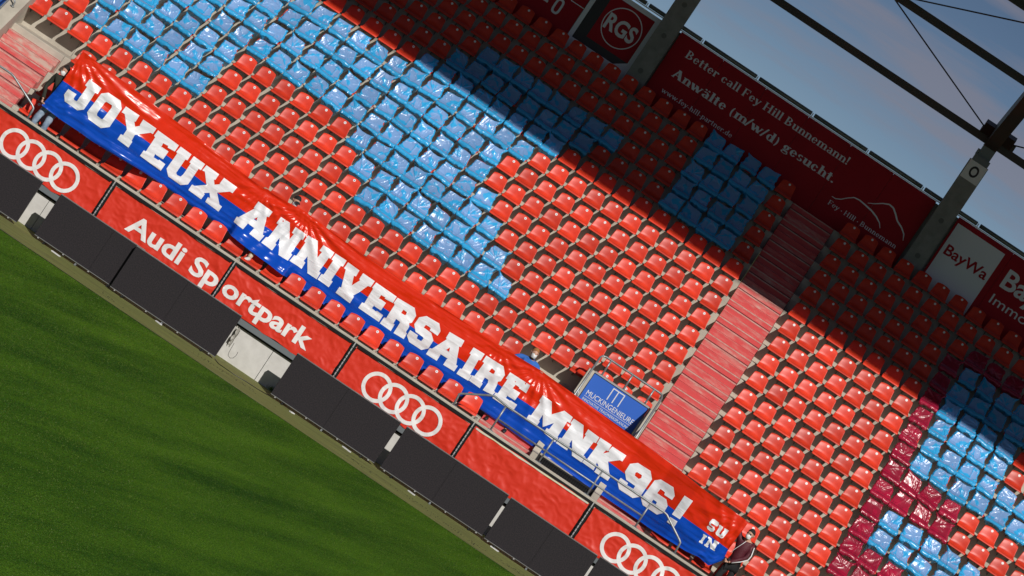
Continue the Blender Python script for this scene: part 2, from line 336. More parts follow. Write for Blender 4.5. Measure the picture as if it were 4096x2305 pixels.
# ---------------------------------------------------------------- stair mouth boxes
def mouth(xa, xb, name, label, seed):
    t = tag(empty(name, (0, 0, 0)), label, 'stairway box')
    for s, x in ((0, xa), (1, xb-.15)):
        g = MB(); g.prism([(-.30, -1.1), (-.30, -.22), (-.06, -.20), (2.40, 1.70), (2.56, 1.70), (2.56, F(3)), (2.42, F(3)-.6), (.5, -1.1)], x, x+.15)
        g.build('side_wall', M['concrete'], t)
    g = MB(); g.box(xa+.153, xb-.153, 2.45, 2.56, F(0), 1.68); g.build('back_wall', M['concrete'], t)
    g = MB(); g.box(xa+.15, xb-.15, 2.40, 2.60, 1.683, 1.715); g.build('coping', M['alu'], t)
    g = MB(); g.box(xa+.152, xb-.152, -.2, 2.448, -1.2, -1.12); g.build('passage_floor', M['dark'], t)  # floor coloured near-black to carry the shade inside the passage
    return t
def box_rail(xa, xb, label):
    t = tag(empty('box_railing', (0, 0, 0)), label, 'railing')
    r = .024; g = MB()
    g.tube([(xa, .9, .86), (xa, 2.40, 2.02), (xa+.03, 2.47, 2.07), (xa+.10, 2.48, 2.09), (xb-.10, 2.48, 2.09), (xb-.03, 2.47, 2.07), (xb, 2.40, 2.02), (xb, .9, .86)], r); g.build('handrail', M['galv'], t)
    for k in (.15, .5, .85):
        g = MB(); x = xa+(xb-xa)*k; g.tube([(x, 2.48, 1.71), (x, 2.48, 2.08)], r*.9); g.build('baluster', M['galv'], t)
    for x in (xa, xb):
        for y in (1.5,):
            g = MB(); z = 1.70-(2.4-y)*.772; s = .05 if x == xa else -.05; g.tube([(x, y, z+.30), (x+s, y, z+.12), (x+s, y, z-.04)], r*.8); g.build('wall_fixing', M['galv'], t)
    return t
mouth(XV[0], XV[1], 'stairway_mouth', 'open concrete box round the stairway between the banner and the long red stairs', 1)
box_rail(XV[0]+.07, XV[1]-.05, 'grey tubular railing around the top of the concrete box with the blue sign')
# left box: only its right wall shows
t = tag(empty('stairway_mouth', (0, 0, 0)), 'sloping concrete side wall at the top left corner beside the faded steps', 'stairway box')
g = MB(); g.prism([(-.30, -1.1), (-.30, -.22), (-.06, -.20), (3.13, 2.02), (3.24, 2.02), (3.24, F(4)), (2.42, F(3)-.6), (.5, -1.1)], -12.12, -11.80); g.build('side_wall', M['concrete'], t)
g = MB(); g.box(-14.0, -12.12, 3.1, 3.24, F(0), 2.0); g.build('back_wall', M['concrete'], t)
t = tag(empty('box_railing', (0, 0, 0)), 'grey handrail on the sloping wall in the top left corner', 'railing')
g = MB(); g.tube([(-12.08, -.2, .02), (-12.08, 3.1, 2.27), (-12.16, 3.18, 2.3), (-13.9, 3.18, 2.3)], .026); g.build('handrail', M['galv'], t)
for y in (.6, 2.05):
    g = MB(); z = -.20+(y+.06)*.696; g.tube([(-12.08, y, z+.22), (-11.98, y, z+.10), (-11.98, y, z)], .02); g.tube([(-11.98, y, z-.005), (-11.98, y, z+.012)], .05, 12); g.build('wall_fixing', M['galv'], t)
t = tag(empty('info_sign', (-13, 3.09, 1)), 'blue sign mostly cut off at the top left corner', 'sign')
g = MB(); g.box(-.9, .84, -.05, 0, -.75, 1.0); g.build('panel', M['sign_blue'], t)
g = MB()
for k in range(4): g.box(.66-.11*k, .72-.11*k, -.056, -.052, -.35, -.15)
g.build('lettering', M['sign_white'], t)

# barred gate in the mouth of the box
t = tag(empty('barred_gate', (0, 0, 0)), 'black barred gate low in the dark opening under the banner', 'gate')
g = MB(); g.box(2.82, 4.06, .02, .05, -.26, -.23); g.box(2.82, 2.85, .02, .05, -1.05, -.262); g.build('gate_frame', M['bar'], t)
g = MB(); g.box(2.76, 4.14, .07, .09, -1.1, -.232); g.build('passage_shade_sheet', M['dark'], t)  # added dark sheet, painted shade of the passage behind the bars
for k in range(24):
    g = MB(); x = 2.84+k*.052; g.box(x, x+.016, .0, .02, -1.02, -.23); g.build('bar', M['bar'], t)

# ---------------------------------------------------------------- railings on the kerb
def kerb_rail(pts, posts, mids, label):
    t = tag(empty('kerb_railing', (0, 0, 0)), label, 'railing'); y = -.925
    g = MB(); g.tube([(x, y, z) for x, z in pts], .024, 10); g.build('handrail', M['galv'], t)
    if mids:
        g = MB(); g.tube([(mids[0], y, -.02), (mids[1], y, -.02)], .019, 8); g.build('mid_rail', M['galv'], t)
    for x in posts:
        g = MB(); g.tube([(x, y, -.298), (x, y, .29)], .020, 8); g.build('post', M['galv'], t)
    for x in list(posts)+[pts[0][0], pts[-1][0]]:
        if x > -14:
            g = MB(); g.box(x-.06, x+.06, y-.045, y+.045, -.2975, -.286); g.build('base_plate', M['galv'], t)
kerb_rail([(.725, -.29), (.71, -.10), (.70, -.04), (.74, 0.0), (1.27, .31), (1.34, .335), (1.60, .312), (1.70, .305), (5.58, .30), (5.66, .285), (6.16, -.0), (6.21, -.04), (6.215, -.10), (6.23, -.29)],
          (1.65, 2.85, 4.05, 5.25), (1.65, 5.25), 'long grey tubular railing on the kerb in front of the banner')
kerb_rail([(-15, .30), (-10.75, .30), (-10.66, .28), (-10.02, .0), (-9.965, -.04), (-9.955, -.10), (-9.95, -.29)], (-14.2, -13.0, -11.8), None,
          'end of a grey tubular railing on the kerb at the left edge')

# ---------------------------------------------------------------- seats
SW = .235
def seat_pt(u, v, back=0):
    """u -1..1 across, v 0 (top of backrest) .. 1 (front lip)"""
    prof = [(0, .050, .070), (.07, .042, .062), (.16, .026, .025), (.32, .004, -.045), (.46, -.012, -.125), (.56, -.026, -.180), (.64, -.060, -.222), (.72, -.125, -.244), (.82, -.235, -.250), (.92, -.345, -.242), (.965, -.392, -.256), (1, -.404, -.290)]
    for (a, y0, z0), (b, y1, z1) in zip(prof, prof[1:]):
        if v <= b+1e-6:
            k = (v-a)/(b-a); y = y0+(y1-y0)*k; z = z0+(z1-z0)*k; break
    wd = [(0, .132), (.03, .154), (.09, .178), (.2, .188), (.4, .196), (.6, .212), (.75, .224), (.93, .228), (1, .222)]
    for (a, w0), (b, w1) in zip(wd, wd[1:]):
        if v <= b+1e-6: wv = w0+(w1-w0)*(v-a)/(b-a); break
    x = u*wv; au = abs(u)
    if v < .6: y -= .030*au**2.2*(.35+v); z += -.022*au**3*(1-v/.6)
    else: z += .006*au**4*(1-(v-.6)/.4); y -= .02*au**2*(1-v)
    if v > .9: y += .010*au**3
    if back: y += .007*(1 if v < .6 else .3); z -= .007*(0 if v < .55 else 1)
    return (x, y, z)
VV = [0, .03, .08, .16, .26, .36, .46, .54, .60, .66, .72, .80, .89, .935, .97, 1]
UU = [-1, -.93, -.75, -.45, -.15, .15, .45, .75, .93, 1]
def seat_shell_mb():
    g = MB(); nu = len(UU)
    for b in (0, 1):
        for v in VV:
            for u in UU: g.v.append(seat_pt(u, v, b))
    o = nu*len(VV)
    for j in range(len(VV)-1):
        for i in range(nu-1):
            a = j*nu+i; g.f.append((a, a+nu, a+nu+1, a+1)); g.f.append((o+a, o+a+1, o+a+nu+1, o+a+nu))
    rim = [i for i in range(nu)]+[j*nu+nu-1 for j in range(1, len(VV))]+[(len(VV)-1)*nu+i for i in range(nu-2, -1, -1)]+[j*nu for j in range(len(VV)-2, 0, -1)]
    for k in range(len(rim)):
        a, b = rim[k], rim[(k+1) % len(rim)]; g.f.append((a, b, o+b, o+a))
    g.m = [0]*len(g.f); g.sm = [True]*len(g.f); return g
def bracket_mb():
    g = MB()
    for s in (-1, 1):
        g.box(s*.13-.015, s*.13+.015, -.30, .028, -.29, -.262)
        g.prism([(.028, -.29), (.028, -.40), (-.0, -.39), (-.14, -.29)], s*.13-.006, s*.13+.006)
    g.box(-.145, .145, -.055, -.01, -.31, -.285)
    return g
shell_me = seat_shell_mb().mesh('seat_shell', M['seat']); bracket_me = bracket_mb().mesh('seat_bracket', M['bracket'])
def pale_bracket_mb():
    g = MB(); g.box(.235, .285, -.36, .02, -.345, -.31); g.box(.245, .275, -.36, -.33, -.45, -.345); return g
pale_me = pale_bracket_mb().mesh('seat_support', M['bracket_pale'])
def text_mesh(s, size=1.0, bold=0.0, extrude=0.0, spacing=1.0, shear=0.0):
    cu = bpy.data.curves.new('t', 'FONT'); cu.body = s; cu.size = size; cu.offset = bold; cu.extrude = extrude; cu.space_character = spacing; cu.resolution_u = 4; cu.shear = shear
    cu.fill_mode = 'FRONT' if not extrude else 'BOTH'
    o = bpy.data.objects.new('t', cu); col.objects.link(o); dg = bpy.context.evaluated_depsgraph_get(); dg.update()
    me = bpy.data.meshes.new_from_object(o.evaluated_get(dg)); bpy.data.objects.remove(o); bpy.data.curves.remove(cu)
    vs = [v.co.copy() for v in me.vertices]; fs = [tuple(p.vertices) for p in me.polygons]; bpy.data.meshes.remove(me)
    return vs, fs
def text_to(g, s, x0, x1, z0, z1, y, mi=0, bold=0.0, spacing=1.0, ref=None, pt=None):
    """flat text facing -Y, stretched to x0..x1; z0 is the baseline, z1 the height of a capital"""
    vs, fs = text_mesh(s, 1.0, bold, 0, spacing)
    ax = min(v.x for v in vs); bx = max(v.x for v in vs)
    hv, _ = text_mesh('H', 1.0, bold); h = max(v.y for v in hv); b0 = min(v.y for v in hv)
    sx = (x1-x0)/(bx-ax); sz = (z1-z0)/(h-b0); n = len(g.v)
    for v in vs:
        X = x0+(v.x-ax)*sx; Z = z0+(v.y-b0)*sz
        g.v.append(pt(X, Z) if pt else (X, y, Z))
    for f in fs: g.f.append(tuple(n+i for i in f)); g.m.append(mi); g.sm.append(False)
sticker_cache = {}
def sticker(num):
    if num in sticker_cache: return sticker_cache[num]
    g = MB(); c = seat_pt(.0, .16); cx, cy, cz = .02, c[1]-.012, .012
    nrm = Vector((0, -1, .2)); g.disc((cx, cy, cz), nrm, .030, 16)
    ring = []
    for k in range(14):
        t = 2*math.pi*k/14; ring.append((cx+.020*math.cos(t), cy+.006, cz+.020*math.sin(t)))
    if num:
        y = cy-.0035; s = str(num); wd = .010*len(s)
        text_to(g, s, cx-wd, cx+wd, cz-.011, cz+.011, y, 1)
    me = g.mesh('number_sticker', [M['white'], M['ink']]); sticker_cache[num] = me; return me

def bag_kind(blk, c, r):
    if blk == 'L':
        rng = {5: [(21, 26), (35, 42)], 6: [(21, 26), (34, 41)], 7: [(21, 26), (33, 40)], 8: [(20, 39)], 9: [(20, 38)], 10: [(20, 38)], 11: [(20, 39)], 12: [(33, 40)], 13: [(34, 41), (46, 49)], 14: [(35, 42), (46, 49)], 15: [(46, 49)], 16: [(46, 49)], 17: [(46, 49)]}
        return 'blue' if any(a <= c <= b for a, b in rng.get(r, [])) else None
    cr = {3: (7, 8), 4: (7, 9), 5: (7, 7), 6: (7, 7), 7: (7, 10), 8: (7, 10), 9: (7, 7), 10: (7, 7), 11: (7, 7), 12: (7, 7), 13: (7, 7), 14: (7, 7), 15: (8, 11)}
    bl = {4: (10, 13), 5: (8, 12), 6: (8, 12), 9: (8, 14), 10: (8, 13), 11: (8, 11), 12: (8, 11), 13: (8, 12), 14: (8, 13)}
    if r in cr and cr[r][0] <= c <= cr[r][1]: return 'crimson'
    if r in bl and bl[r][0] <= c <= bl[r][1]: return 'blue'
    return None
ordinal = ['front', 'second', 'third', 'fourth', 'fifth', 'sixth', 'seventh', 'eighth', 'ninth', 'tenth', 'eleventh', 'twelfth', 'thirteenth', 'fourteenth', 'fifteenth', 'sixteenth', 'seventeenth', 'top']
def nth(n): return '%d%s' % (n, 'th' if 10 <= n % 100 <= 20 else {1: 'st', 2: 'nd', 3: 'rd'}.get(n % 10, 'th'))
spots = []
for r in range(18):
    for c in range(18, 51):
        if r < 4 and (c < 22 or c > 44): continue
        if r == 4 and False: continue
        spots.append(('L', c, r, .5*(c-42)))
    for c in range(0, 17): spots.append(('R', c, r, A0+.5*c))
vis = []
for blk, c, r, x in spots:
    x += col_dx(x); p = (x, D*r, RZ*r)
    px, py = to_px(p)
    if not (-75 < px < 4171 and -75 < py < 2380): continue
    if r in (1, 2) and -9.6 < x < 6.9: continue
    if r == 0 and XS[0]-.3 < x < XS[1]: continue
    vis.append((py, blk, c, r, x, bag_kind(blk, c, r)))
def where(blk, c, r):
    row = ordinal[r]+' row'
    if blk == 'L': return '%s, %s place left of the long red stairs' % (row, nth(51-c))
    return '%s, %s place right of the long red stairs' % (row, nth(c+1))
plain = [v for v in vis if not v[5]]; bagged = [v for v in vis if v[5]]
plain.sort(key=lambda v: (v[3], abs(v[4])))                      # front rows show largest
rs = random.Random(5)
single, rest = plain[:298], plain[298:]
first = None
for py, blk, c, r, x, k in single:
    t = empty('stadium_seat', (x+rs.uniform(-.006, .006), D*r+rs.uniform(-.004, .004), RZ*r)); t.rotation_euler = (rs.uniform(-.02, .02), rs.uniform(-.008, .008), rs.uniform(-.02, .02))
    num = 0 if blk == 'R' else (c if c <= 33 else c-33)
    link('seat_shell', shell_me, t); link('seat_bracket', bracket_me, t); link('number_sticker', sticker(num), t)
    if r == 0 and blk == 'L': link('seat_support', pale_me, t)
    tag(t, 'orange-red seat, '+where(blk, c, r), 'seat', 'uncovered red seats in rows')
def join_stuff(items, name, label):
    g = MB(); sh = seat_shell_mb(); br = bracket_mb()
    for py, blk, c, r, x, k in items:
        for src, mi in ((sh, 0), (br, 1)):
            n = len(g.v); g.v += [(a+x, b+D*r, cz+RZ*r) for a, b, cz in src.v]
            g.f += [tuple(n+i for i in f) for f in src.f]; g.m += [mi]*len(src.f); g.sm += src.sm
        if not k:
            cc = seat_pt(0, .16); n0 = len(g.v); g.disc((x+.02, D*r+cc[1]-.012, RZ*r+.012), (0, -1, .2), .029, 12, 2)
    tag(g.build(name, [M['seat'], M['bracket'], M['white']]), label, 'seats', kind='stuff')
join_stuff(rest, 'far_seats', 'remaining red seats of the upper rows near the advertising wall')
join_stuff(bagged, 'covered_seats', 'red seats hidden under the coloured plastic covers')
print('seats', len(plain), 'bags', len(bagged))

# ---------------------------------------------------------------- plastic covers
def bag_mesh(seed, mname):
    """thin bag pulled over a seat: tight flat areas, sharp creases that run to a few gathering points, loose hem below"""
    rr = random.Random(seed); ox = rr.uniform(0, 50)
    ears = [(rr.choice([-1, 1]), rr.choice([0, .04, .07, .11, .16])), (rr.choice([-1, 1]), rr.choice([0, .02, .05, .09]))]
    skirt = rr.uniform(.0, .12); wsc = rr.uniform(.93, 1.04); tent = rr.uniform(0, .07); sag = rr.uniform(-.03, .03)
    lines = []
    for cxx, cyy in ((rr.uniform(-1, 1), rr.choice((.86, .95))), (rr.uniform(-1, 1), rr.uniform(.05, .7)), (rr.choice((-1, 1)), rr.uniform(.1, .3))):
        for k in range(rr.randint(4, 8)):
            lines.append((cxx, cyy, rr.uniform(0, 6.283), rr.uniform(.5, 1.5), rr.uniform(.035, .085), rr.uniform(.008, .026)))
    for k in range(6): lines.append((rr.uniform(-1, 1), rr.uniform(.1, .9), rr.uniform(0, 6.283), rr.uniform(.3, .7), rr.uniform(.03, .07), rr.uniform(.008, .022)))
    prof = [(0, .10, -.10), (.07, .085, .01), (.12, .060, .072), (.17, .030, .064), (.32, -.014, -.03), (.46, -.040-tent*.6, -.11), (.58, -.065-tent, -.185+tent*.3), (.68, -.15-tent*.6, -.222), (.78, -.30, -.222), (.85, -.438, -.236), (.885, -.456, -.306), (.93, -.40, -.345), (1, -.17, -.345-skirt)]
    wid = [(0, .11), (.09, .125), (.12, .138), (.18, .182), (.28, .206), (.5, .218), (.7, .236), (.85, .242), (.90, .235), (1, .17)]
    taut = []
    def pt(uu, v):
        u = uu*2-1; au = abs(u)
        for (a, y0, z0), (b, y1, z1) in zip(prof, prof[1:]):
            if v <= b+1e-6: k = (v-a)/(b-a); y = y0+(y1-y0)*k; z = z0+(z1-z0)*k; break
        for (a, w0), (b, w1) in zip(wid, wid[1:]):
            if v <= b+1e-6: wv = w0+(w1-w0)*(v-a)/(b-a); break
        x = u*wv*wsc
        if v < .6: y -= .018*au**2; z -= .020*au**3*(1-v/.6)
        y += .06*max(0, au-.90)/.10*(1 if v < .6 else .25)
        for sd_, e in ears:
            if u*sd_ > .35 and v < .30:
                kk = max(0, 1-abs(v-.13)/.10)*((u*sd_-.35)/.65)**2; x += sd_*e*.75*kk; z += e*.55*kk
        h = 0
        for cx, cy, an, ln_, wd_, ht in lines:
            dx, dy = (u-cx)*.5, (v-cy); t_ = dx*math.cos(an)+dy*math.sin(an); d = abs(-dx*math.sin(an)+dy*math.cos(an))
            if 0 < t_ < ln_*.7: h = max(h, ht*max(0, 1-d/(wd_*(.35+t_)))*min(1, t_*6)*(1-t_/(ln_*.7))**.4)
        p = Vector((x*6+ox, v*4, seed)); soft = noise.noise(p)*.5+.5; h += soft*.030
        if v < .1: h *= .3
        y -= h*(1 if v < .70 else .45); z += h*(.15 if v < .6 else .8)
        x += noise.noise(Vector((u*2, v*8, ox)))*.030*au
        if v > .86:
            q = (v-.86)/.14; z += (noise.noise(Vector((u*2.0, 3, ox)))*.09)*q; y += noise.noise(Vector((u*3, 8, ox)))*.05*q
        tt = 1 if (au < .84 and .15 < v < .84) else 0
        taut.append(max(0, min(1, tt*(1.2-(h-soft*.030)*55-4.5*max(0, soft-.46)))))
        return (x, y, z)
    g = MB(); g.grid(pt, 34, 44, sm=True)
    g.sm = [rr.random() < .85 for _ in g.f]
    me = g.mesh('seat_cover', M[mname]); at = me.attributes.new('taut', 'FLOAT', 'POINT'); at.data.foreach_set('value', taut); return me
bags = {'blue': [bag_mesh(i, 'bag_blue') for i in range(14)], 'crimson': [bag_mesh(100+i, 'bag_crimson') for i in range(8)]}
last = None
for py, blk, c, r, x, k in bagged:
    me = rs.choice([b for b in bags[k] if b is not last]); last = me
    o = link('seat_cover', me); o.location = (x+rs.uniform(-.012, .012), D*r, RZ*r+rs.uniform(-.006, .01))
    o.rotation_euler = (rs.uniform(-.03, .03), rs.uniform(-.06, .06), rs.uniform(-.08, .08))
    s = rs.uniform(.97, 1.05); o.scale = (s*(rs.choice((-1, 1))), s, s)
    tag(o, '%s plastic cover, %s' % ('blue' if k == 'blue' else 'crimson', where(blk, c, r)), 'seat cover', '%s plastic seat covers' % k)
# ---------------------------------------------------------------- tarpaulins on the parapet
def tarp_y(x, z, seed=0.0):
    p = Vector((x*1.1+seed, z*2.2, seed)); h = noise.noise(p)*.020
    q = Vector((x*3.1+z*1.4, z*3.4-x*.7, seed+4)); h += (abs(noise.noise(q))-.2)*.022
    h += (abs(noise.noise(q*2.3))-.2)*.012
    return -1.062+h
def clip_poly_mesh(g, rings, ptf, mi=0, step=.05, off=0.0):
    """fill a flat outline with holes, cut it along a fine grid and lay it on a curved surface"""
    bm = bmesh.new(); eds = []
    for ring in rings:
        vs = [bm.verts.new((x, 0, z)) for x, z in ring]
        for i in range(len(vs)): eds.append(bm.edges.new((vs[i], vs[(i+1) % len(vs)])))
    bmesh.ops.triangle_fill(bm, edges=eds, use_beauty=True, normal=(0, -1, 0))
    xs = [v.co.x for v in bm.verts]; zs = [v.co.z for v in bm.verts]
    for ax, lo, hi in ((0, min(xs), max(xs)), (2, min(zs), max(zs))):
        k = math.floor(lo/step)+1
        while k*step < hi:
            co = [0, 0, 0]; co[ax] = k*step; no = [0, 0, 0]; no[ax] = 1
            bmesh.ops.bisect_plane(bm, geom=bm.verts[:]+bm.edges[:]+bm.faces[:], plane_co=co, plane_no=no); k += 1
    bm.verts.index_update(); n = len(g.v)
    for v in bm.verts: g.v.append(ptf(v.co.x, v.co.z, off))
    for f in bm.faces:
        ids = [n+v.index for v in f.verts]
        if f.normal.y > 0: ids.reverse()
        g.f.append(tuple(ids)); g.m.append(mi); g.sm.append(True)
    bm.free()
def ring_poly(cx, cz, r0, r1, n=36):
    a = [2*math.pi*k/n for k in range(n)]
    return [[(cx+math.cos(t)*r1, cz+math.sin(t)*r1) for t in a], [(cx+math.cos(t)*r0, cz+math.sin(t)*r0) for t in a]]
panels = [(-13.5, -10.68, 'r', 0, 'tarpaulin at the far left edge'), (-10.60, -7.74, 'rings', -9.865, 'red tarpaulin with four white rings at the left edge of the parapet'),
          (-7.61, -4.73, 'audi', 0, 'red tarpaulin with the first half of the white stadium name in big letters'),
          (-4.62, -1.73, 'park', 0, 'red tarpaulin carrying the second half of the white stadium name'),
          (-1.60, 1.24, 'rings', -.79, 'red tarpaulin with four white rings above the middle screen boards'),
          (1.36, 4.20, 'plain', 0, 'plain bright red tarpaulin with a pale top edge, no print'),
          (4.34, 7.18, 'rings', 5.155, 'red tarpaulin with four white rings at the bottom of the picture'), (7.30, 10.1, 'r', 0, '')]
def build_split(g, name, m, parent):
    """one object per letter: islands that share a column (the dot of an i) stay together"""
    par = list(range(len(g.v)))
    def fd(a):
        while par[a] != a: par[a] = par[par[a]]; a = par[a]
        return a
    keyed = {}
    for i, v in enumerate(g.v):
        k = tuple(round(c, 5) for c in v)
        if k in keyed: par[fd(i)] = fd(keyed[k])
        else: keyed[k] = i
    for f in g.f:
        for a in f[1:]: par[fd(a)] = fd(f[0])
    isl = {}
    for i, f in enumerate(g.f): isl.setdefault(fd(f[0]), []).append(i)
    boxes = []
    for fs in isl.values():
        xs = [g.v[a][0] for i in fs for a in g.f[i]]; zs = [g.v[a][2] for i in fs for a in g.f[i]]; boxes.append([min(xs), max(xs), fs, min(zs), max(zs)])
    boxes.sort(key=lambda b: b[1]-b[0], reverse=True); out = []
    for b in boxes:
        c = (b[0]+b[1])/2
        for o in out:
            if o[0] <= c <= o[1] and (b[1]-b[0]) < .6*(o[1]-o[0])+.03 and b[3] > o[3]-.02 and b[3] < o[4]+(o[4]-o[3])*.5: o[2] = o[2]+b[2]; break
        else: out.append(b)
    for b in out:
        h = MB(); mp_ = {}
        for i in b[2]:
            ids = []
            for a in g.f[i]:
                if a not in mp_: mp_[a] = len(h.v); h.v.append(g.v[a])
                ids.append(mp_[a])
            h.f.append(tuple(ids)); h.m.append(0); h.sm.append(g.sm[i])
        h.build(name, m, parent)
M['hem'] = mat('pale_hem', (.62, .58, .50), .7, c2=(.7, .66, .4), ns=6)
for k, (a, b, kind, cx, label) in enumerate(panels):
    if not label: continue
    sd_ = k*7.3+1
    t = tag(empty('parapet_banner', (0, 0, 0)), label, 'advertising banner')
    fy = lambda x, z, off=0.0, s=sd_: (x, tarp_y(x, z, s)-off, z)
    def pt(u, v):
        x = a+(b-a)*u; top = -.400-.012*math.sin(u*math.pi*5+k)-.01*noise.noise(Vector((x*4, 0, k))); bot = -1.262+.02*noise.noise(Vector((x*3, 9, k)))+.03*(abs(math.sin(u*math.pi*4+1)))
        sq = .012*(noise.noise(Vector((v*6, k, 3)))); x += sq*(1-2*u)
        return fy(x, bot+(top-bot)*v)
    g = MB(); g.grid(pt, 150, 46); g.build('tarpaulin', M['tarp_red'], t)
    g = MB(); g.box(a+.02, b-.02, -1.085, -1.03, -.402, -.385)
    if kind == 'plain': g = MB(); g.grid(lambda u, v: (a+.03+(b-a-.05)*u, tarp_y(a+(b-a)*u, -.42, sd_)-.012, -.400-.035*v*(1+.4*noise.noise(Vector((u*9, 0, 0))))), 60, 1)
    g.build('hem', M['hem'] if kind == 'plain' else M['black'], t)
    if kind == 'rings':
        rg_ = [(cx+i*.4165, -.862) for i in range(4)]
        for i, (x, z) in enumerate(rg_):
            if a+.3 < x-.0 < b:
                g = MB(); clip_poly_mesh(g, ring_poly(x, z-.004*i if cx > 4 else z, .243, .325), fy, 0, .05, .007+.0012*i); g.build('ring_print', M['tarp_white'], t)
    if kind in ('audi', 'park'):
        g = MB(); s_, xa, xb = ('Audi Sp', -6.985, -4.735) if kind == 'audi' else ('ortpark', -4.595, -2.43)
        vs, fs = text_mesh(s_, 1.0, .028, 0, 1.0)
        hv, _ = text_mesh('H', 1.0, .028); hh = max(v.y for v in hv)
        ax = min(v.x for v in vs); bx = max(v.x for v in vs); bm = bmesh.new()
        vv = [bm.verts.new((xa+(v.x-ax)*(xb-xa)/(bx-ax), 0, -1.045+v.y*.39/hh)) for v in vs]
        for f in fs:
            try: bm.faces.new([vv[i] for i in f])
            except ValueError: pass
        for axx, lo, hi in ((0, xa, xb), (2, -1.2, -.6)):
            q = lo
            while q < hi:
                co = [0, 0, 0]; co[axx] = q; no = [0, 0, 0]; no[axx] = 1
                bmesh.ops.bisect_plane(bm, geom=bm.verts[:]+bm.edges[:]+bm.faces[:], plane_co=co, plane_no=no); q += .06
        bm.verts.index_update(); g.v = [fy(v.co.x, v.co.z, .008) for v in bm.verts]
        for f in bm.faces: g.f.append(tuple(v.index for v in f.verts)); g.m.append(0); g.sm.append(True)
        bm.free(); build_split(g, 'letter', M['tarp_white'], t)
for i, x in enumerate((-7.675, -4.675, -1.665, 1.30, 4.27, 7.24, -10.64)):
    t = tag(empty('panel_post', (x, 0, 0)), 'silver upright with black ties between parapet tarpaulins, %s from the left' % ['second', 'third', 'fourth', 'fifth', 'sixth', 'last', 'first'][i], 'post', 'uprights between the tarpaulins')
    g = MB(); g.box(-.055, .055, -1.036, -.998, -1.25, -.385); g.build('gap_shade_strip', M['black'], t)  # black strip over lit concrete, paints the shaded gap between tarpaulins
    g = MB(); g.box(-.012, .012, -1.08, -1.045, -1.25, -.335); g.build('upright', M['alu'], t)
    g = MB()
    for k in range(9):
        z = -.46-k*.085; g.tube([(-.05, -1.07, z+.02), (.0, -1.085, z), (.045, -1.07, z-.015)], .006, 5)
    g.box(-.032, -.02, -1.07, -1.05, -1.2, -.40)
    g.build('cable_ties', M['black'], t)

# ---------------------------------------------------------------- screen boards
def led_mat():
    m = mat('screen_face', (.016, .015, .018), .7, spec=.2, c2=(.034, .028, .031), ns=45, detail=3, ramp=(.40, .65), bump=.2, bs=160); return m
M['led'] = led_mat(); M['led_frame'] = mat('screen_frame', (.022, .022, .024), .4); M['led_edge'] = mat('screen_edge', (.16, .16, .16), .4)
boards = [(-12.3, -8.81, -2.0, 3), (-8.36, -6.28, -1.98, 2), (-6.45, -3.855, -2.14, 2), (-2.49, .07, -2.0, 2), (.215, 2.735, -2.0, 2), (2.80, 4.93, -2.15, 2), (4.985, 7.3, -2.0, 2)]
bl = ['black pitchside screen board cut off by the left edge', 'black pitchside screen board with a vertical joint, second from left', 'black pitchside screen board standing just in front of its left neighbour, under the stadium name', 'black pitchside screen board right of the white wall gap', 'black pitchside screen board below the plain red tarpaulin', 'black pitchside screen board overlapping in front, second from the bottom edge', 'black pitchside screen board cut off by the bottom edge']
for (a, b, y, n), lab in zip(boards, bl):
    t = tag(empty('screen_board', (a, y, -2.17)), lab, 'screen board', 'black screen boards along the pitch')
    W_ = b-a
    for i in range(n):
        xa = W_*i/n if not (n == 2 and a == -8.36) else (0 if i == 0 else 1.33); xb = W_*(i+1)/n if not (n == 2 and a == -8.36) else (1.33 if i == 0 else W_)
        g = MB(); g.box(xa+.003, xb-.003, 0, .012, .085, 1.055); g.build('screen_panel', M['led'], t)
    g = MB(); g.box(0, W_, .013, .10, .075, 1.060); g.build('housing', M['led_frame'], t)
    g = MB(); g.box(0, W_, -.004, .10, 1.0615, 1.075); g.box(0, W_, -.004, .012, .066, .081); g.build('edge_trim', M['led_edge'], t)
    for i in range(3):
        x = W_*(.12+.38*i); g = MB()
        g.box(x-.02, x+.02, -.03, .45, .004, .03); g.box(x-.015, x+.015, .02, .08, .03, .08); g.prism([(.10, .9), (.13, .9), (.45, .03), (.42, .03)], x-.012, x+.012)
        g.build('support_foot', M['black'] if i != 1 else M['galv'], t)
    g = MB()
    for i in range(4):
        x = W_*(.04+.3*i); g.box(x, x+.03, -.012, .0, .045, .066)
    g.build('corner_clip', M['alu'], t)
for i, (x, ln, an) in enumerate(((-7.75, .22, -.3), (-5.2, .16, -.6), (-1.9, .12, .9), (-.55, .22, -.5), (1.05, .17, -.5), (3.1, .2, -.3), (4.2, .12, .1))):
    g = MB(); g.box(-ln/2, ln/2, -.035, .035, 0, .02); o = g.build('base_weight', M['sign_white']); o.location = (x, -2.18, -2.169); o.rotation_euler = (0, 0, an)
    tag(o, 'small pale foot plate sticking out under the screen boards, %s from the left' % nth(i+1), 'foot plate', 'pale foot plates')
g = MB(); g.tube([(-3.84, -2.0, -2.15), (-3.7, -2.25, -2.163), (-3.3, -2.3, -2.163), (-3.0, -2.15, -2.163), (-2.75, -2.1, -2.163), (-2.45, -1.9, -2.163)], .009, 5); g.tube([(-3.72, -1.6, -1.7), (-3.70, -1.7, -1.9), (-3.68, -1.7, -1.97), (-3.62, -1.65, -2.0), (-3.57, -1.6, -1.97), (-3.55, -1.55, -1.90), (-3.56, -1.5, -1.82)], .005, 5)
tag(g.build('cable', M['black']), 'black cable lying along the foot of the bare white wall gap', 'cable')
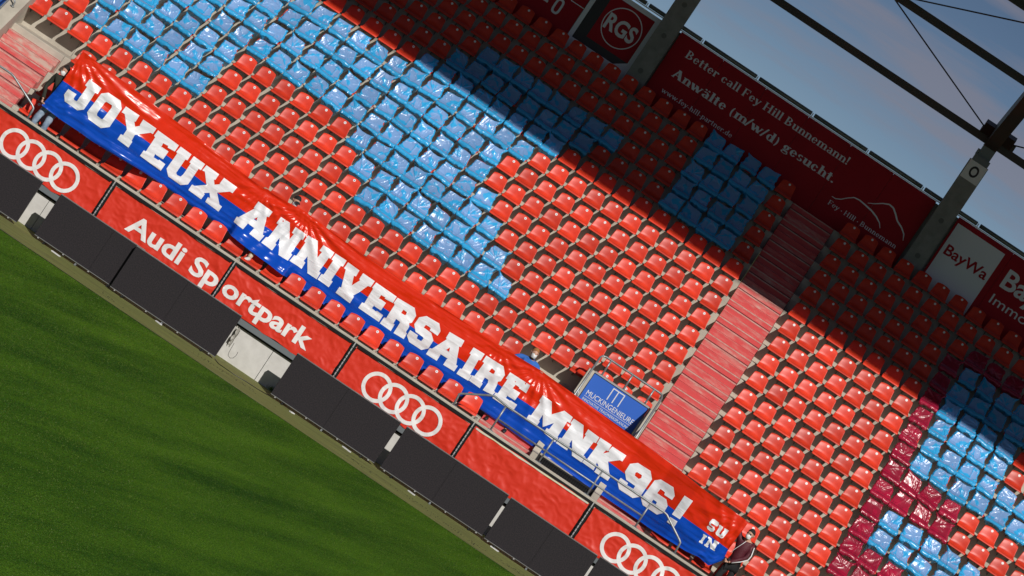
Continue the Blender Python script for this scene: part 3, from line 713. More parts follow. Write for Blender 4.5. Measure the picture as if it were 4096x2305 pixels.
g = MB(); g.grid(lambda u, v: (-3.86+.11*u+.03*noise.noise(Vector((u*4, v*5, 1))), -1.75+.08*math.sin(u*9)+.05*noise.noise(Vector((u*6, v*7, 9))), -1.38-.42*v+.03*math.sin(u*12)), 10, 16)
M['film'] = mat('clear_film', (.42, .41, .37), .55, spec=.4); tag(g.build('plastic_film', M['film']), 'crumpled clear plastic film hanging beside the white wall gap', 'plastic film')
g = MB(); rr = random.Random(4)
for k in range(46):
    x = -2.60+rr.gauss(0, .07); y = -1.02+rr.uniform(-.05, .04); h = rr.uniform(.03, .13); a = rr.uniform(0, 6.28); w_ = .012
    g.poly([(x, y, -2.165), (x+math.cos(a)*w_, y-.01, -2.165+h*.6), (x+math.cos(a)*.03, y-.02, -2.165+h), (x-math.cos(a)*w_*.6, y+.01, -2.165+h*.5)])
tag(g.build('weed_tuft', M['blade']), 'small weed growing at the foot of the white wall', 'plant')
g = MB(); rr = random.Random(9)
M['litter'] = mat('dry_clippings', (.02, .024, .01), .9)
for k in range(240):
    cl = rr.choice([(-3.9, -3.0), (-.1, -3.1), (1.3, -3.0), (2.1, -3.3), (2.6, -3.4), (3.6, -3.2), (4.4, -3.1), (-6.2, -3.3), (-3.2, -2.8)]); x = cl[0]+rr.gauss(0, .28); y = cl[1]+rr.gauss(0, .12); s = rr.uniform(.004, .016); a = rr.uniform(0, 3)
    g.box(x-s, x+s, y-s*.6, y+s*.6, -2.1695, -2.164)
tag(g.build('clippings', M['litter']), 'scattered dark grass clippings on the olive strip', 'clippings', kind='stuff')

# ---------------------------------------------------------------- the long held banner
GL = [('J',[[(-9.346,1.099),(-9.044,1.074),(-9.04,0.935),(-9.096,0.927),(-9.101,0.505),(-9.209,0.411),(-9.527,0.425),(-9.612,0.535),(-9.601,0.688),(-9.403,0.684),(-9.403,0.585),(-9.378,0.561),(-9.328,0.562),(-9.313,0.586),(-9.305,0.936),(-9.354,0.94)]]),('O',[[(-8.985,0.983),(-8.874,1.079),(-8.577,1.075),(-8.461,0.947),(-8.465,0.491),(-8.605,0.37),(-8.922,0.385),(-9.017,0.494)],[(-8.801,0.898),(-8.668,0.899),(-8.65,0.857),(-8.666,0.565),(-8.693,0.538),(-8.811,0.55),(-8.829,0.583),(-8.825,0.867)]]),('Y',[[(-8.419,1.038),(-8.084,1.035),(-8.082,0.879),(-8.107,0.87),(-8.036,0.786),(-7.955,0.864),(-7.973,0.865),(-7.976,1.008),(-7.653,0.997),(-7.654,0.86),(-7.71,0.854),(-7.945,0.642),(-7.936,0.499),(-7.912,0.488),(-7.915,0.341),(-8.194,0.363),(-8.193,0.497),(-8.14,0.504),(-8.139,0.645),(-8.352,0.893),(-8.425,0.89)]]),('E',[[(-7.606,0.983),(-7.102,0.943),(-7.1,0.789),(-7.26,0.78),(-7.269,0.817),(-7.383,0.81),(-7.376,0.711),(-7.365,0.726),(-7.206,0.719),(-7.209,0.517),(-7.371,0.521),(-7.398,0.533),(-7.387,0.453),(-7.277,0.449),(-7.272,0.471),(-7.121,0.456),(-7.122,0.286),(-7.629,0.328),(-7.625,0.47),(-7.579,0.47),(-7.579,0.825),(-7.615,0.842)]]),('U',[[(-7.058,0.941),(-6.795,0.92),(-6.794,0.771),(-6.839,0.763),(-6.846,0.42),(-6.807,0.392),(-6.729,0.403),(-6.71,0.483),(-6.707,0.759),(-6.739,0.756),(-6.737,0.913),(-6.451,0.903),(-6.451,0.751),(-6.507,0.747),(-6.514,0.349),(-6.64,0.25),(-6.937,0.268),(-7.052,0.393),(-7.039,0.785),(-7.072,0.799)]]),('X',[[(-6.413,0.901),(-6.088,0.889),(-6.088,0.752),(-6.115,0.737),(-6.047,0.655),(-5.954,0.728),(-5.969,0.731),(-5.962,0.886),(-5.622,0.872),(-5.631,0.719),(-5.698,0.715),(-5.908,0.547),(-5.729,0.361),(-5.664,0.355),(-5.668,0.228),(-6.01,0.246),(-6.021,0.358),(-5.969,0.371),(-6.042,0.454),(-6.138,0.384),(-6.107,0.37),(-6.113,0.242),(-6.442,0.256),(-6.442,0.397),(-6.381,0.401),(-6.184,0.56),(-6.365,0.772),(-6.424,0.765)]]),('A',[[(-5.085,0.879),(-4.714,0.859),(-4.718,0.722),(-4.762,0.711),(-4.615,0.352),(-4.574,0.354),(-4.583,0.202),(-4.855,0.216),(-4.846,0.355),(-4.83,0.366),(-5.011,0.373),(-5.01,0.344),(-5.016,0.223),(-5.282,0.228),(-5.286,0.361),(-5.247,0.369),(-5.071,0.706),(-5.09,0.708)],[(-4.915,0.596),(-4.962,0.515),(-4.889,0.509)]]),('N',[[(-4.51,0.87),(-4.283,0.873),(-4.099,0.575),(-4.084,0.726),(-4.133,0.717),(-4.136,0.867),(-3.859,0.864),(-3.855,0.72),(-3.9,0.717),(-3.908,0.359),(-3.865,0.347),(-3.864,0.202),(-4.096,0.193),(-4.29,0.489),(-4.297,0.351),(-4.261,0.344),(-4.257,0.195),(-4.538,0.208),(-4.531,0.35),(-4.489,0.369),(-4.471,0.71),(-4.512,0.71)]]),('N',[[(-3.82,0.866),(-3.586,0.882),(-3.396,0.588),(-3.382,0.74),(-3.441,0.732),(-3.437,0.878),(-3.159,0.871),(-3.156,0.722),(-3.194,0.719),(-3.207,0.367),(-3.166,0.358),(-3.156,0.2),(-3.393,0.197),(-3.588,0.496),(-3.598,0.367),(-3.551,0.357),(-3.545,0.205),(-3.836,0.221),(-3.829,0.362),(-3.785,0.374),(-3.782,0.714),(-3.818,0.718)]]),('I',[[(-3.131,0.87),(-2.853,0.874),(-2.847,0.727),(-2.89,0.717),(-2.894,0.352),(-2.852,0.349),(-2.855,0.201),(-3.14,0.211),(-3.137,0.35),(-3.091,0.363),(-3.086,0.723),(-3.128,0.722)]]),('V',[[(-2.808,0.863),(-2.513,0.855),(-2.504,0.71),(-2.547,0.699),(-2.473,0.506),(-2.386,0.688),(-2.416,0.709),(-2.416,0.851),(-2.12,0.848),(-2.121,0.698),(-2.183,0.687),(-2.26,0.48),(-2.329,0.342),(-2.303,0.333),(-2.297,0.172),(-2.672,0.186),(-2.669,0.338),(-2.63,0.342),(-2.762,0.711),(-2.81,0.715)]]),('E',[[(-2.08,0.842),(-1.556,0.833),(-1.551,0.681),(-1.743,0.662),(-1.743,0.689),(-1.849,0.683),(-1.844,0.585),(-1.83,0.604),(-1.671,0.6),(-1.672,0.408),(-1.836,0.408),(-1.851,0.425),(-1.855,0.34),(-1.749,0.332),(-1.741,0.356),(-1.579,0.351),(-1.576,0.183),(-2.099,0.189),(-2.095,0.329),(-2.047,0.339),(-2.06,0.697),(-2.089,0.705)]]),('R',[[(-1.528,0.825),(-1.113,0.847),(-0.995,0.725),(-0.991,0.554),(-1.031,0.518),(-0.986,0.457),(-0.985,0.32),(-0.951,0.316),(-0.94,0.176),(-1.191,0.163),(-1.195,0.408),(-1.204,0.435),(-1.309,0.441),(-1.301,0.319),(-1.271,0.329),(-1.262,0.165),(-1.541,0.172),(-1.537,0.325),(-1.491,0.337),(-1.498,0.671),(-1.538,0.69)],[(-1.289,0.687),(-1.197,0.68),(-1.184,0.625),(-1.199,0.606),(-1.292,0.602)]]),('S',[[(-0.927,0.734),(-0.81,0.846),(-0.502,0.864),(-0.391,0.746),(-0.389,0.632),(-0.59,0.631),(-0.595,0.682),(-0.641,0.688),(-0.721,0.685),(-0.727,0.612),(-0.531,0.606),(-0.405,0.499),(-0.401,0.301),(-0.51,0.19),(-0.812,0.189),(-0.928,0.276),(-0.932,0.411),(-0.737,0.413),(-0.721,0.342),(-0.613,0.345),(-0.601,0.422),(-0.63,0.439),(-0.816,0.443),(-0.929,0.558)]]),('A',[[(-0.224,0.84),(0.138,0.86),(0.151,0.708),(0.114,0.697),(0.275,0.339),(0.315,0.342),(0.313,0.2),(0.045,0.19),(0.043,0.33),(0.056,0.351),(-0.123,0.346),(-0.117,0.323),(-0.114,0.182),(-0.378,0.174),(-0.384,0.326),(-0.335,0.341),(-0.186,0.682),(-0.216,0.691)],[(-0.036,0.578),(-0.075,0.488),(0.001,0.484)]]),('I',[[(0.373,0.849),(0.645,0.862),(0.649,0.709),(0.607,0.69),(0.63,0.334),(0.672,0.341),(0.67,0.205),(0.38,0.19),(0.38,0.324),(0.422,0.337),(0.41,0.698),(0.374,0.698)]]),('R',[[(0.692,0.857),(1.116,0.867),(1.242,0.733),(1.241,0.576),(1.195,0.536),(1.22,0.471),(1.237,0.336),(1.273,0.323),(1.262,0.243),(1.029,0.214),(1.035,0.392),(1.01,0.457),(0.919,0.457),(0.928,0.32),(0.953,0.328),(0.955,0.21),(0.677,0.221),(0.68,0.354),(0.721,0.355),(0.74,0.706),(0.695,0.704)],[(0.935,0.7),(1.027,0.692),(1.039,0.633),(1.007,0.611),(0.925,0.611)]]),('E',[[(1.3,0.844),(1.804,0.854),(1.821,0.665),(1.636,0.668),(1.64,0.689),(1.54,0.689),(1.53,0.587),(1.546,0.598),(1.716,0.603),(1.71,0.407),(1.54,0.402),(1.527,0.416),(1.523,0.345),(1.625,0.344),(1.638,0.359),(1.799,0.362),(1.801,0.188),(1.29,0.188),(1.283,0.321),(1.33,0.334),(1.336,0.686),(1.295,0.686)]]),('M',[[(2.138,0.831),(2.365,0.819),(2.512,0.594),(2.691,0.809),(2.912,0.793),(2.931,0.656),(2.868,0.654),(2.875,0.274),(2.903,0.266),(2.894,0.15),(2.589,0.183),(2.585,0.299),(2.642,0.31),(2.652,0.472),(2.503,0.271),(2.363,0.488),(2.366,0.331),(2.389,0.332),(2.386,0.192),(2.119,0.19),(2.12,0.325),(2.166,0.337),(2.172,0.671),(2.136,0.683)]]),('N',[[(2.948,0.781),(3.193,0.782),(3.347,0.519),(3.349,0.63),(3.322,0.63),(3.322,0.767),(3.609,0.754),(3.616,0.613),(3.565,0.602),(3.543,0.258),(3.596,0.247),(3.588,0.109),(3.344,0.114),(3.163,0.395),(3.163,0.294),(3.19,0.276),(3.199,0.145),(2.915,0.146),(2.921,0.287),(2.967,0.3),(2.973,0.652),(2.939,0.665)]]),('K',[[(3.63,0.761),(3.913,0.763),(3.918,0.611),(3.874,0.603),(3.862,0.518),(3.952,0.615),(3.919,0.63),(3.945,0.748),(4.29,0.751),(4.288,0.604),(4.23,0.596),(4.043,0.433),(4.18,0.266),(4.258,0.199),(4.26,0.091),(3.921,0.091),(3.917,0.217),(3.919,0.255),(3.854,0.29),(3.877,0.217),(3.889,0.11),(3.598,0.121),(3.609,0.228),(3.648,0.237),(3.665,0.605),(3.635,0.618)]]),('9',[[(4.448,0.651),(4.576,0.761),(4.885,0.774),(5.008,0.648),(5.005,0.203),(4.889,0.091),(4.556,0.082),(4.439,0.191),(4.451,0.301),(4.639,0.298),(4.645,0.249),(4.797,0.26),(4.796,0.333),(4.567,0.333),(4.453,0.454)],[(4.666,0.595),(4.786,0.6),(4.808,0.542),(4.775,0.497),(4.668,0.508),(4.646,0.562)]]),('6',[[(5.066,0.663),(5.165,0.751),(5.469,0.776),(5.591,0.644),(5.589,0.544),(5.398,0.535),(5.38,0.586),(5.266,0.587),(5.257,0.475),(5.486,0.484),(5.585,0.387),(5.592,0.22),(5.497,0.108),(5.148,0.092),(5.039,0.185)],[(5.267,0.318),(5.356,0.321),(5.364,0.264),(5.267,0.256)]]),('!',[[(5.754,0.773),(5.959,0.784),(5.943,0.315),(5.753,0.303)]]),('dot',[[(5.749,0.24),(5.927,0.253),(5.937,0.113),(5.753,0.11)]]),('s',[[(6.496,0.713),(6.534,0.733),(6.654,0.726),(6.671,0.686),(6.661,0.637),(6.586,0.634),(6.527,0.635),(6.532,0.597),(6.628,0.593),(6.659,0.562),(6.655,0.507),(6.612,0.478),(6.526,0.481),(6.487,0.517),(6.501,0.549),(6.568,0.542),(6.605,0.55),(6.599,0.574),(6.506,0.573),(6.48,0.628)]]),('u',[[(6.685,0.702),(6.775,0.701),(6.778,0.665),(6.779,0.54),(6.815,0.533),(6.829,0.668),(6.807,0.675),(6.816,0.702),(6.914,0.706),(6.91,0.671),(6.899,0.517),(6.868,0.485),(6.743,0.484),(6.708,0.512),(6.706,0.658),(6.685,0.664)]]),('i',[[(6.514,0.358),(6.607,0.359),(6.608,0.328),(6.593,0.318),(6.589,0.2),(6.609,0.192),(6.609,0.161),(6.527,0.158),(6.524,0.193),(6.542,0.199),(6.538,0.322),(6.52,0.325)]]),('n',[[(6.631,0.371),(6.712,0.368),(6.778,0.271),(6.798,0.339),(6.775,0.349),(6.78,0.383),(6.889,0.385),(6.889,0.353),(6.871,0.341),(6.883,0.213),(6.904,0.206),(6.9,0.182),(6.8,0.181),(6.727,0.284),(6.725,0.199),(6.744,0.197),(6.74,0.161),(6.656,0.162),(6.653,0.198),(6.67,0.203),(6.67,0.329),(6.637,0.337)]])]
SPLIT = [(-10, .77), (-9.36, .757), (-8.8, .728), (-8.4, .705), (-7.6, .66), (-6.8, .597), (-5.9, .549), (-5.1, .53), (-3.9, .515), (-2.9, .50), (-1.6, .488), (0, .488), (2.2, .498), (3.0, .485), (3.7, .455), (4.5, .417), (5.6, .403), (6.5, .405), (7.2, .372)]
TOPZ = [(-9.84, 1.512), (-9.36, 1.479), (-8.9, 1.453), (-8.35, 1.42), (-7.98, 1.386), (-6.94, 1.298), (-6.45, 1.249), (-5.99, 1.217), (-5.52, 1.174), (-5.16, 1.150), (-5.05, 1.20), (-4.9, 1.175), (-4.11, 1.245), (-3.96, 1.222), (-3.5, 1.208), (-2.6, 1.163), (-1.6, 1.166), (-.6, 1.178), (.3, 1.19), (.86, 1.192), (1.3, 1.205), (1.83, 1.235), (1.95, 1.225), (3, 1.195), (4.3, 1.165), (5.46, 1.13), (6.18, 1.106), (6.7, 1.096), (7.15, 1.078)]
BOTZ = [(-9.9, .09), (-9.38, .055), (-8.97, .055), (-8.6, .035), (-7.54, .07), (-7.19, .06), (-6.8, .045), (-6.4, .01), (-5.3, .0), (-4.67, -.05), (-4.1, -.072), (-3.74, -.10), (-3.45, -.15), (-2, -.17), (0, -.17), (1.2, -.158), (2.2, -.18), (3.9, -.235), (5.5, -.218), (6.0, -.18), (6.4, -.16), (6.7, -.105), (6.97, -.14), (7.15, .12)]
YX = [(-12, -.72), (-9.6, -.70), (-9, -.62), (-8.2, -0.5), (-7.7, -0.36), (-6.7, 0.17), (-6, 0.22), (4.4, 0.22), (5.2, 0.05), (5.9, -0.35), (6.5, -0.55), (7.2, -0.62), (9, -0.62)]
def lin(t, x):
    if x <= t[0][0]: return t[0][1]
    for (a, b), (c, d) in zip(t, t[1:]):
        if x <= c: return b+(d-b)*(x-a)/(c-a)
    return t[-1][1]
HOLD = [(-9.82, 1.50, .020, 26), (-9.89, .10, .018, 24), (-5.08, 1.18, .014, 18), (-4.08, 1.24, .026, 22), (.86, 1.19, .012, 16), (1.84, 1.23, .022, 20), (7.12, 1.07, .018, 22), (7.14, .13, .016, 20)]
def sm01(t): t = max(0, min(1, t)); return t*t*(3-2*t)
def ban_y(x, z):
    y = lin(YX, x)
    b = sm01((x+5.30)/.18)*sm01((-3.63-x)/.18); y -= .40*b*sm01((.5-z)/.6)
    top = lin(TOPZ, x); bot = lin(BOTZ, x); v = (z-bot)/(top-bot)
    y += -.05*math.sin(math.pi*max(0, min(1, v)))
    h = 0
    for hx, hz, A, k in HOLD:
        dx, dz = x-hx, z-hz; r = math.hypot(dx, dz)+1e-6
        if r < 3.2:
            an = math.atan2(dz, dx); h += A*(abs(math.sin(an*k*.5+.6*math.sin(an*3)))-.5)*math.exp(-r/1.5)*min(r/.25, 1)*2.4
    dt = top-z
    w_ = sm01((x+8.4)/2)*(1-sm01((x-6.3)/.8)) 
    h += w_*.034*math.sin((dt+.05*math.sin(x*.9))*2*math.pi/.085)*math.exp(-dt/.16)*(.6+.5*noise.noise(Vector((x*.5, 0, 3))))
    db = z-bot
    h += .022*math.sin((db+.04*math.sin(x*.8+1))*2*math.pi/.11+.6*noise.noise(Vector((x*.7, 1, 1))))*math.exp(-db/.20)
    p = Vector((x*.9+z*.5, z*5.5, 2.0)); h += noise.noise(p)*.030
    q = Vector((x*3.3-z*2.2, z*8+x*.6, 7.0)); h += (abs(noise.noise(q))-.2)*.018+(abs(noise.noise(Vector((x*6+z*9, z*11-x*2, 3))))-.2)*.006
    return y+h
t = tag(empty('held_banner', (-1.4, 0, 0)), 'very long glossy red-over-blue film banner with big white letters, held up by four people', 'banner')
tx = t.location.x
def ban_pt(x, z, off=0.0): return (x-tx, ban_y(x, z)-off, z)
NV = 36
def bp(u, v):
    vv = v*NV
    xl = -9.89+.10*v+.05*math.sin(v*math.pi); xr = 7.15-.10*math.sin(v*math.pi)**2*.3
    x = xl+(xr-xl)*u; bz, sz, tz = lin(BOTZ, x), lin(SPLIT, x), lin(TOPZ, x)
    z = bz+(sz-bz)*v/.44444 if v < .44444 else sz+(tz-sz)*(v-.44444)/.55556
    return ban_pt(x, z)
g = MB(); g.grid(bp, 520, NV, mi=lambda i, j: 1 if j < 16 else 0); g.build('film', [M['ban_red'], M['ban_blue']], t)
for nm, rings in GL:
    g = MB(); clip_poly_mesh(g, rings, ban_pt, 0, .04, .009); g.build('letter', M['ban_white'], t)

# ---------------------------------------------------------------- blue sign in the stair mouth
t = tag(empty('info_sign', (0, 2.40, 0)), 'blue sign with white lettering hung inside the concrete stairway box', 'sign')
g = MB(); g.box(2.765, 4.125, 0, .04, .75, 1.665); g.build('panel', M['sign_blue'], t)
g = MB(); y = -.003
text_to(g, 'MUCKINGENIEURE', 2.845, 4.035, 1.185, 1.30, y, 0, .0)
g.quad((2.83, y, 1.150), (4.03, y, 1.150), (4.03, y, 1.158), (2.83, y, 1.158))
text_to(g, 'INNOVATIVE TRAGWERKSPLANUNG', 2.835, 4.02, 1.055, 1.115, y, 0, .0)
build_split(g, 'letter', M['sign_white'], t)
g = MB(); 
def bar(x0, x1, z0, z1): g.quad((x0, y, z0), (x1, y, z0), (x1, y, z1), (x0, y, z1))
bar(3.275, 3.575, 1.612, 1.635); bar(3.275, 3.297, 1.34, 1.612); bar(3.405, 3.427, 1.34, 1.612); bar(3.553, 3.575, 1.34, 1.612)
g.build('emblem', M['sign_white'], t)

# ---------------------------------------------------------------- rear wall, columns, advertising boards
YW = 14.40
g = MB(); g.box(-20, 20, YW+.06, YW+.22, 5.5, 8.80); wall = tag(g.build('rear_wall', M['concrete_grey']), kind='structure')
g = MB(); g.box(X0, X1, 14.43, YW+.06, 6.0, 6.93); g.build('wall_base', M['concrete'], wall)
def poly_xz(g, pts, y, mi=0): g.poly([(x, y, z) for x, z in reversed(pts)] if area(pts) > 0 else [(x, y, z) for x, z in pts], mi)
def area(p): return sum(a[0]*b[1]-b[0]*a[1] for a, b in zip(p, p[1:]+p[:1]))
def board(x0, x1, z0, z1, label, base='sign_red', nb=1):
    t = tag(empty('advertising_board', (0, 0, 0)), label, 'advertising board')
    w_ = (x1-x0)/nb
    for i in range(nb):
        g = MB(); g.box(x0+w_*i+.003, x0+w_*(i+1)-.003, YW, YW+.05, z0, z1); g.build('board_panel', M[base], t)
    return t
M['sign_black'] = mat('sign_black', (.012, .006, .008), .5)
M['print_white'] = mat('print_white', (.74, .74, .78), .5)
t = board(-12, -2.43, 6.9, 8.80, 'dark red board with white digits at the top edge of the picture', nb=5); y = YW-.004
g = MB(); 
def oval(g, cx, cz, w_, h, th, mi=0):
    n = 28; pa, pb_ = [], []
    for k in range(n):
        a = 2*math.pi*k/n; c, s = math.cos(a), math.sin(a); ex = .62
        f = lambda v: math.copysign(abs(v)**ex, v)
        pa.append((cx+w_/2*f(c), y, cz+h/2*f(s))); pb_.append((cx+(w_/2-th)*f(c), y, cz+(h/2-th)*f(s)))
    for k in range(n): g.quad(pa[k], pb_[k], pb_[(k+1) % n], pa[(k+1) % n], mi)
oval(g, -3.72, 7.70, .22, .40, .055); oval(g, -2.98, 7.70, .22, .40, .055); oval(g, -4.1, 7.70, .22, .40, .055)
g.quad((-3.42, y, 7.63), (-3.24, y, 7.63), (-3.24, y, 7.69), (-3.42, y, 7.69)); build_split(g, 'digit', M['print_white'], t)
g = MB(); g.quad((-2.80, y, 7.985), (-2.43, y, 7.985), (-2.43, y, 8.005), (-2.80, y, 8.005)); g.build('rule', M['print_white'], t)
t = board(-2.42, -.715, 6.9, 8.80, 'pale grey board with a dark red square, white ring and three letters', 'print_white')
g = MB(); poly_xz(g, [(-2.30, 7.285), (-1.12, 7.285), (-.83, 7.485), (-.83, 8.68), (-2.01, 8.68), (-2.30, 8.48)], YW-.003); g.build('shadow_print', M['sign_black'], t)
g = MB(); poly_xz(g, [(-2.01, 7.485), (-.832, 7.485), (-.832, 8.675), (-2.01, 8.675)], YW-.006)
g.build('square_print', M['sign_red'], t)
g = MB(); a = ring_poly(-1.41, 8.10, .475, .50, 48); n = 48
for k in range(n): g.quad(*[(p[0], YW-.009, p[1]) for p in (a[0][k], a[1][k], a[1][(k+1) % n], a[0][(k+1) % n])])
g.build('ring_print', M['print_white'], t)
g = MB(); text_to(g, 'RGS', -1.83, -1.02, 7.89, 8.30, YW-.009, 0, .03); build_split(g, 'letter', M['print_white'], t)

t = board(-.17, 7.15, 6.93, 8.84, 'long dark red board with white German job advertisement text between the two columns', nb=6)
y = YW-.004
g = MB()
# roman letterforms drawn from thick stems, thin strokes, bowls and serifs (capital height 1)
def roman(ch, tk=.15, tn=.055):
    q = []; sf = .045
    def st(x, y0, y1, w_=None, b='lr', tp='l'):
        w_ = w_ or tk; q.append([(x, y0), (x+w_, y0), (x+w_, y1), (x, y1)])
        for yy, fl, s in ((y0, b, 1), (y1, tp, -1)):
            a = x-(.07 if 'l' in fl else 0); c = x+w_+(.07 if 'r' in fl else 0)
            if fl: q.append([(a, yy), (c, yy), (c, yy+s*sf), (a, yy+s*sf)])
    def ln(x0, y0, x1, y1, w_):
        d = math.hypot(x1-x0, y1-y0); nx = w_/2*abs(y1-y0)/d+.012; ny = w_/2*abs(x1-x0)/d*(-1 if (x1-x0)*(y1-y0) > 0 else 1)
        q.append([(x0-nx, y0-ny*0), (x0+nx, y0), (x1+nx, y1), (x1-nx, y1)])
    def arc(cx, cy, rx, ry, a0, a1, t1=None, t2=None):
        t1 = t1 or tk; t2 = t2 or tn; n = 10
        for k in range(n):
            pts = []
            for kk in (k, k+1):
                a = math.radians(a0+(a1-a0)*kk/n); c, s = math.cos(a), math.sin(a); th = t2+(t1-t2)*abs(c)**1.3
                pts.append(((cx+rx*c, cy+ry*s), (cx+(rx-th)*c, cy+(ry-th*.9)*s)))
            q.append([pts[0][0], pts[1][0], pts[1][1], pts[0][1]])
    w_ = .6
    if ch == 'B': st(.07, 0, 1, tp='lr'); arc(.22, .74, .36, .26, -90, 90); arc(.22, .27, .42, .27, -90, 90); q.append([(.15, .945), (.3, .945), (.3, 1), (.15, 1)]); q.append([(.15, 0), (.3, 0), (.3, .055), (.15, .055)]); q.append([(.15, .48), (.3, .48), (.3, .535), (.15, .535)]); w_ = .74
    elif ch == 'F': st(.07, 0, 1, tp='lr'); q.append([(.15, .945), (.6, .945), (.6, 1), (.15, 1)]); q.append([(.56, .76), (.61, .76), (.61, 1), (.56, 1)]); q.append([(.15, .48), (.46, .48), (.46, .535), (.15, .535)]); q.append([(.42, .40), (.47, .40), (.47, .62), (.42, .62)]); w_ = .68
    elif ch == 'H': st(.07, 0, 1, tp='lr'); st(.58, 0, 1, tp='lr'); q.append([(.2, .48), (.6, .48), (.6, .54), (.2, .54)]); w_ = .86
    elif ch == 'A': ln(.10, 0, .39, 1, tn+.02); ln(.64, 0, .37, 1, tk+.02); q.append([(.2, .30), (.58, .30), (.58, .36), (.2, .36)]); q.append([(0, 0), (.22, 0), (.22, sf), (0, sf)]); q.append([(.5, 0), (.78, 0), (.78, sf), (.5, sf)]); w_ = .80
    elif ch in 'eca':
        if ch == 'a': arc(.27, .17, .22, .18, 70, 300); st(.34, .05, .48, b='', tp=''); arc(.27, .47, .22, .19, 0, 150, tk, tn); q.append([(.34, 0), (.56, 0), (.56, sf), (.34, sf*2)]); w_ = .58
        else:
            arc(.29, .33, .25, .35, 30 if ch == 'c' else 0, 325); w_ = .58
            if ch == 'e': q.append([(.12, .33), (.54, .33), (.54, .385), (.12, .385)])
            else: arc(.42, .52, .08, .08, 0, 350, .08, .08)
    elif ch in 'nmhu':
        k = 2 if ch == 'm' else 1
        if ch == 'u': st(.08, .12, .66, b=''); arc(.29, .20, .21, .21, 180, 330, tk, tn); st(.42, 0, .66, b='r'); w_ = .66
        else:
            st(.08, 0, 1 if ch == 'h' else .66)
            for i in range(k): arc(.08+tk/2+.18+.34*i, .44, .24, .24, 0, 150, tk, tn); st(.08+.34*(i+1), 0, .46, tp='')
            w_ = .66+.34*(k-1)
    elif ch in 'ilr!':
        if ch == 'i': st(.10, 0, .66); arc(.175, .87, .10, .11, 0, 360, .1, .1); w_ = .34
        if ch == 'l': st(.10, 0, 1); w_ = .34
        if ch == 'r': st(.08, 0, .66); arc(.36, .46, .20, .20, 60, 150, tk, tn); arc(.42, .56, .09, .09, 0, 360, .09, .09); w_ = .52
        if ch == '!': q.append([(.12, .28), (.18, .28), (.24, 1), (.06, 1)]); arc(.15, .09, .09, .09, 0, 360, .09, .09); w_ = .34
    elif ch == 'f': st(.12, 0, .85, tp=''); q.append([(.02, .60), (.40, .60), (.40, .66), (.02, .66)]); arc(.36, .82, .20, .18, 40, 180, tk, tn); w_ = .40
    elif ch == 't': st(.12, .10, .88, b='', tp=''); q.append([(.02, .60), (.40, .60), (.40, .66), (.02, .66)]); arc(.27, .13, .15, .14, 180, 320, tk, tn); w_ = .44
    elif ch in 'yvwVW':
        n_ = 2 if ch in 'wW' else 1
        for i in range(n_):
            x = .34*i; ln(.30+x, 0, .10+x, .66, tk); ln(.28+x, 0, .50+x, .66, tn)
        q.append([(0, .66-sf), (.24, .66-sf), (.24, .66), (0, .66)]); q.append([(.40+.34*(n_-1), .66-sf), (.58+.34*(n_-1), .66-sf), (.58+.34*(n_-1), .66), (.40+.34*(n_-1), .66)])
        if ch == 'y': ln(.29, .04, .18, -.24, tn+.02); arc(.13, -.22, .08, .08, 0, 360, .08, .08)
        w_ = .58+.34*(n_-1)
    elif ch in 'dpg':
        if ch == 'd': arc(.29, .33, .25, .35, 20, 340); st(.40, 0, 1, b='r'); w_ = .64
        if ch == 'p': st(.08, -.30, .66); arc(.33, .33, .26, .35, -150, 150); w_ = .64
        if ch == 'g': arc(.27, .43, .22, .24, 0, 360); arc(.29, -.10, .27, .16, 0, 360, .09, .06); q.append([(.08, .06), (.5, .02), (.5, .12), (.10, .18)]); q.append([(.42, .58), (.58, .58), (.58, .66), (.42, .66)]); w_ = .58
    elif ch == 's': arc(.25, .49, .19, .18, 30, 250, .13, .09); arc(.25, .17, .20, .18, -150, 75, .13, .09); w_ = .48
    elif ch == 'k': st(.08, 0, 1); ln(.52, 0, .30, .38, tk); ln(.22, .28, .50, .66, tn); w_ = .62
    elif ch == '(': arc(.38, .38, .30, .62, 120, 240, .12, .05); w_ = .38
    elif ch == ')': arc(0, .38, .30, .62, -60, 60, .12, .05); w_ = .38
    elif ch == '/': ln(.0, -.05, .30, 1, tn+.03); w_ = .34
    elif ch in '.·': arc(.12, .09 if ch == '.' else .36, .09, .09, 0, 360, .09, .09); w_ = .28
    elif ch == '-': q.append([(.04, .26), (.32, .26), (.32, .34), (.04, .34)]); w_ = .38
    elif ch == 'ä': q2, w_ = roman('a', tk, tn); q += q2; arc(.17, .84, .08, .08, 0, 360, .08, .08); arc(.40, .84, .08, .08, 0, 360, .08, .08)
    elif ch == ' ': w_ = .32
    return q, w_
def roman_line(t, s, x0, x1, z0, h, tk=.16, tn=.06):
    X = 0; glyphs_ = []
    for ch in s: q, w_ = roman(ch, tk, tn); glyphs_.append((X, q)); X += w_
    k = (x1-x0)/X
    for gx, q in glyphs_:
        if not q: continue
        g = MB()
        for i, p in enumerate(q):
            pts = [(x0+(gx+a)*k, YW-.004-i*.00002, z0+b*h) for a, b in p]
            g.poly(pts if area([(a, c) for a, _, c in pts]) > 0 else pts[::-1])
        g.build('letter', M['print_white'], t)
roman_line(t, 'Better call Fey Hill Bunnemann!', .22, 4.90, 8.375, .20)
roman_line(t, 'Anwälte (m/w/d) gesucht.', .20, 4.86, 7.825, .225, .19, .075)
roman_line(t, 'www.fey-hill-partner.de', .20, 2.22, 7.375, .12, .13, .075)
roman_line(t, 'Fey · Hill · Bunnemann', 5.01, 6.95, 7.35, .12, .13, .075)

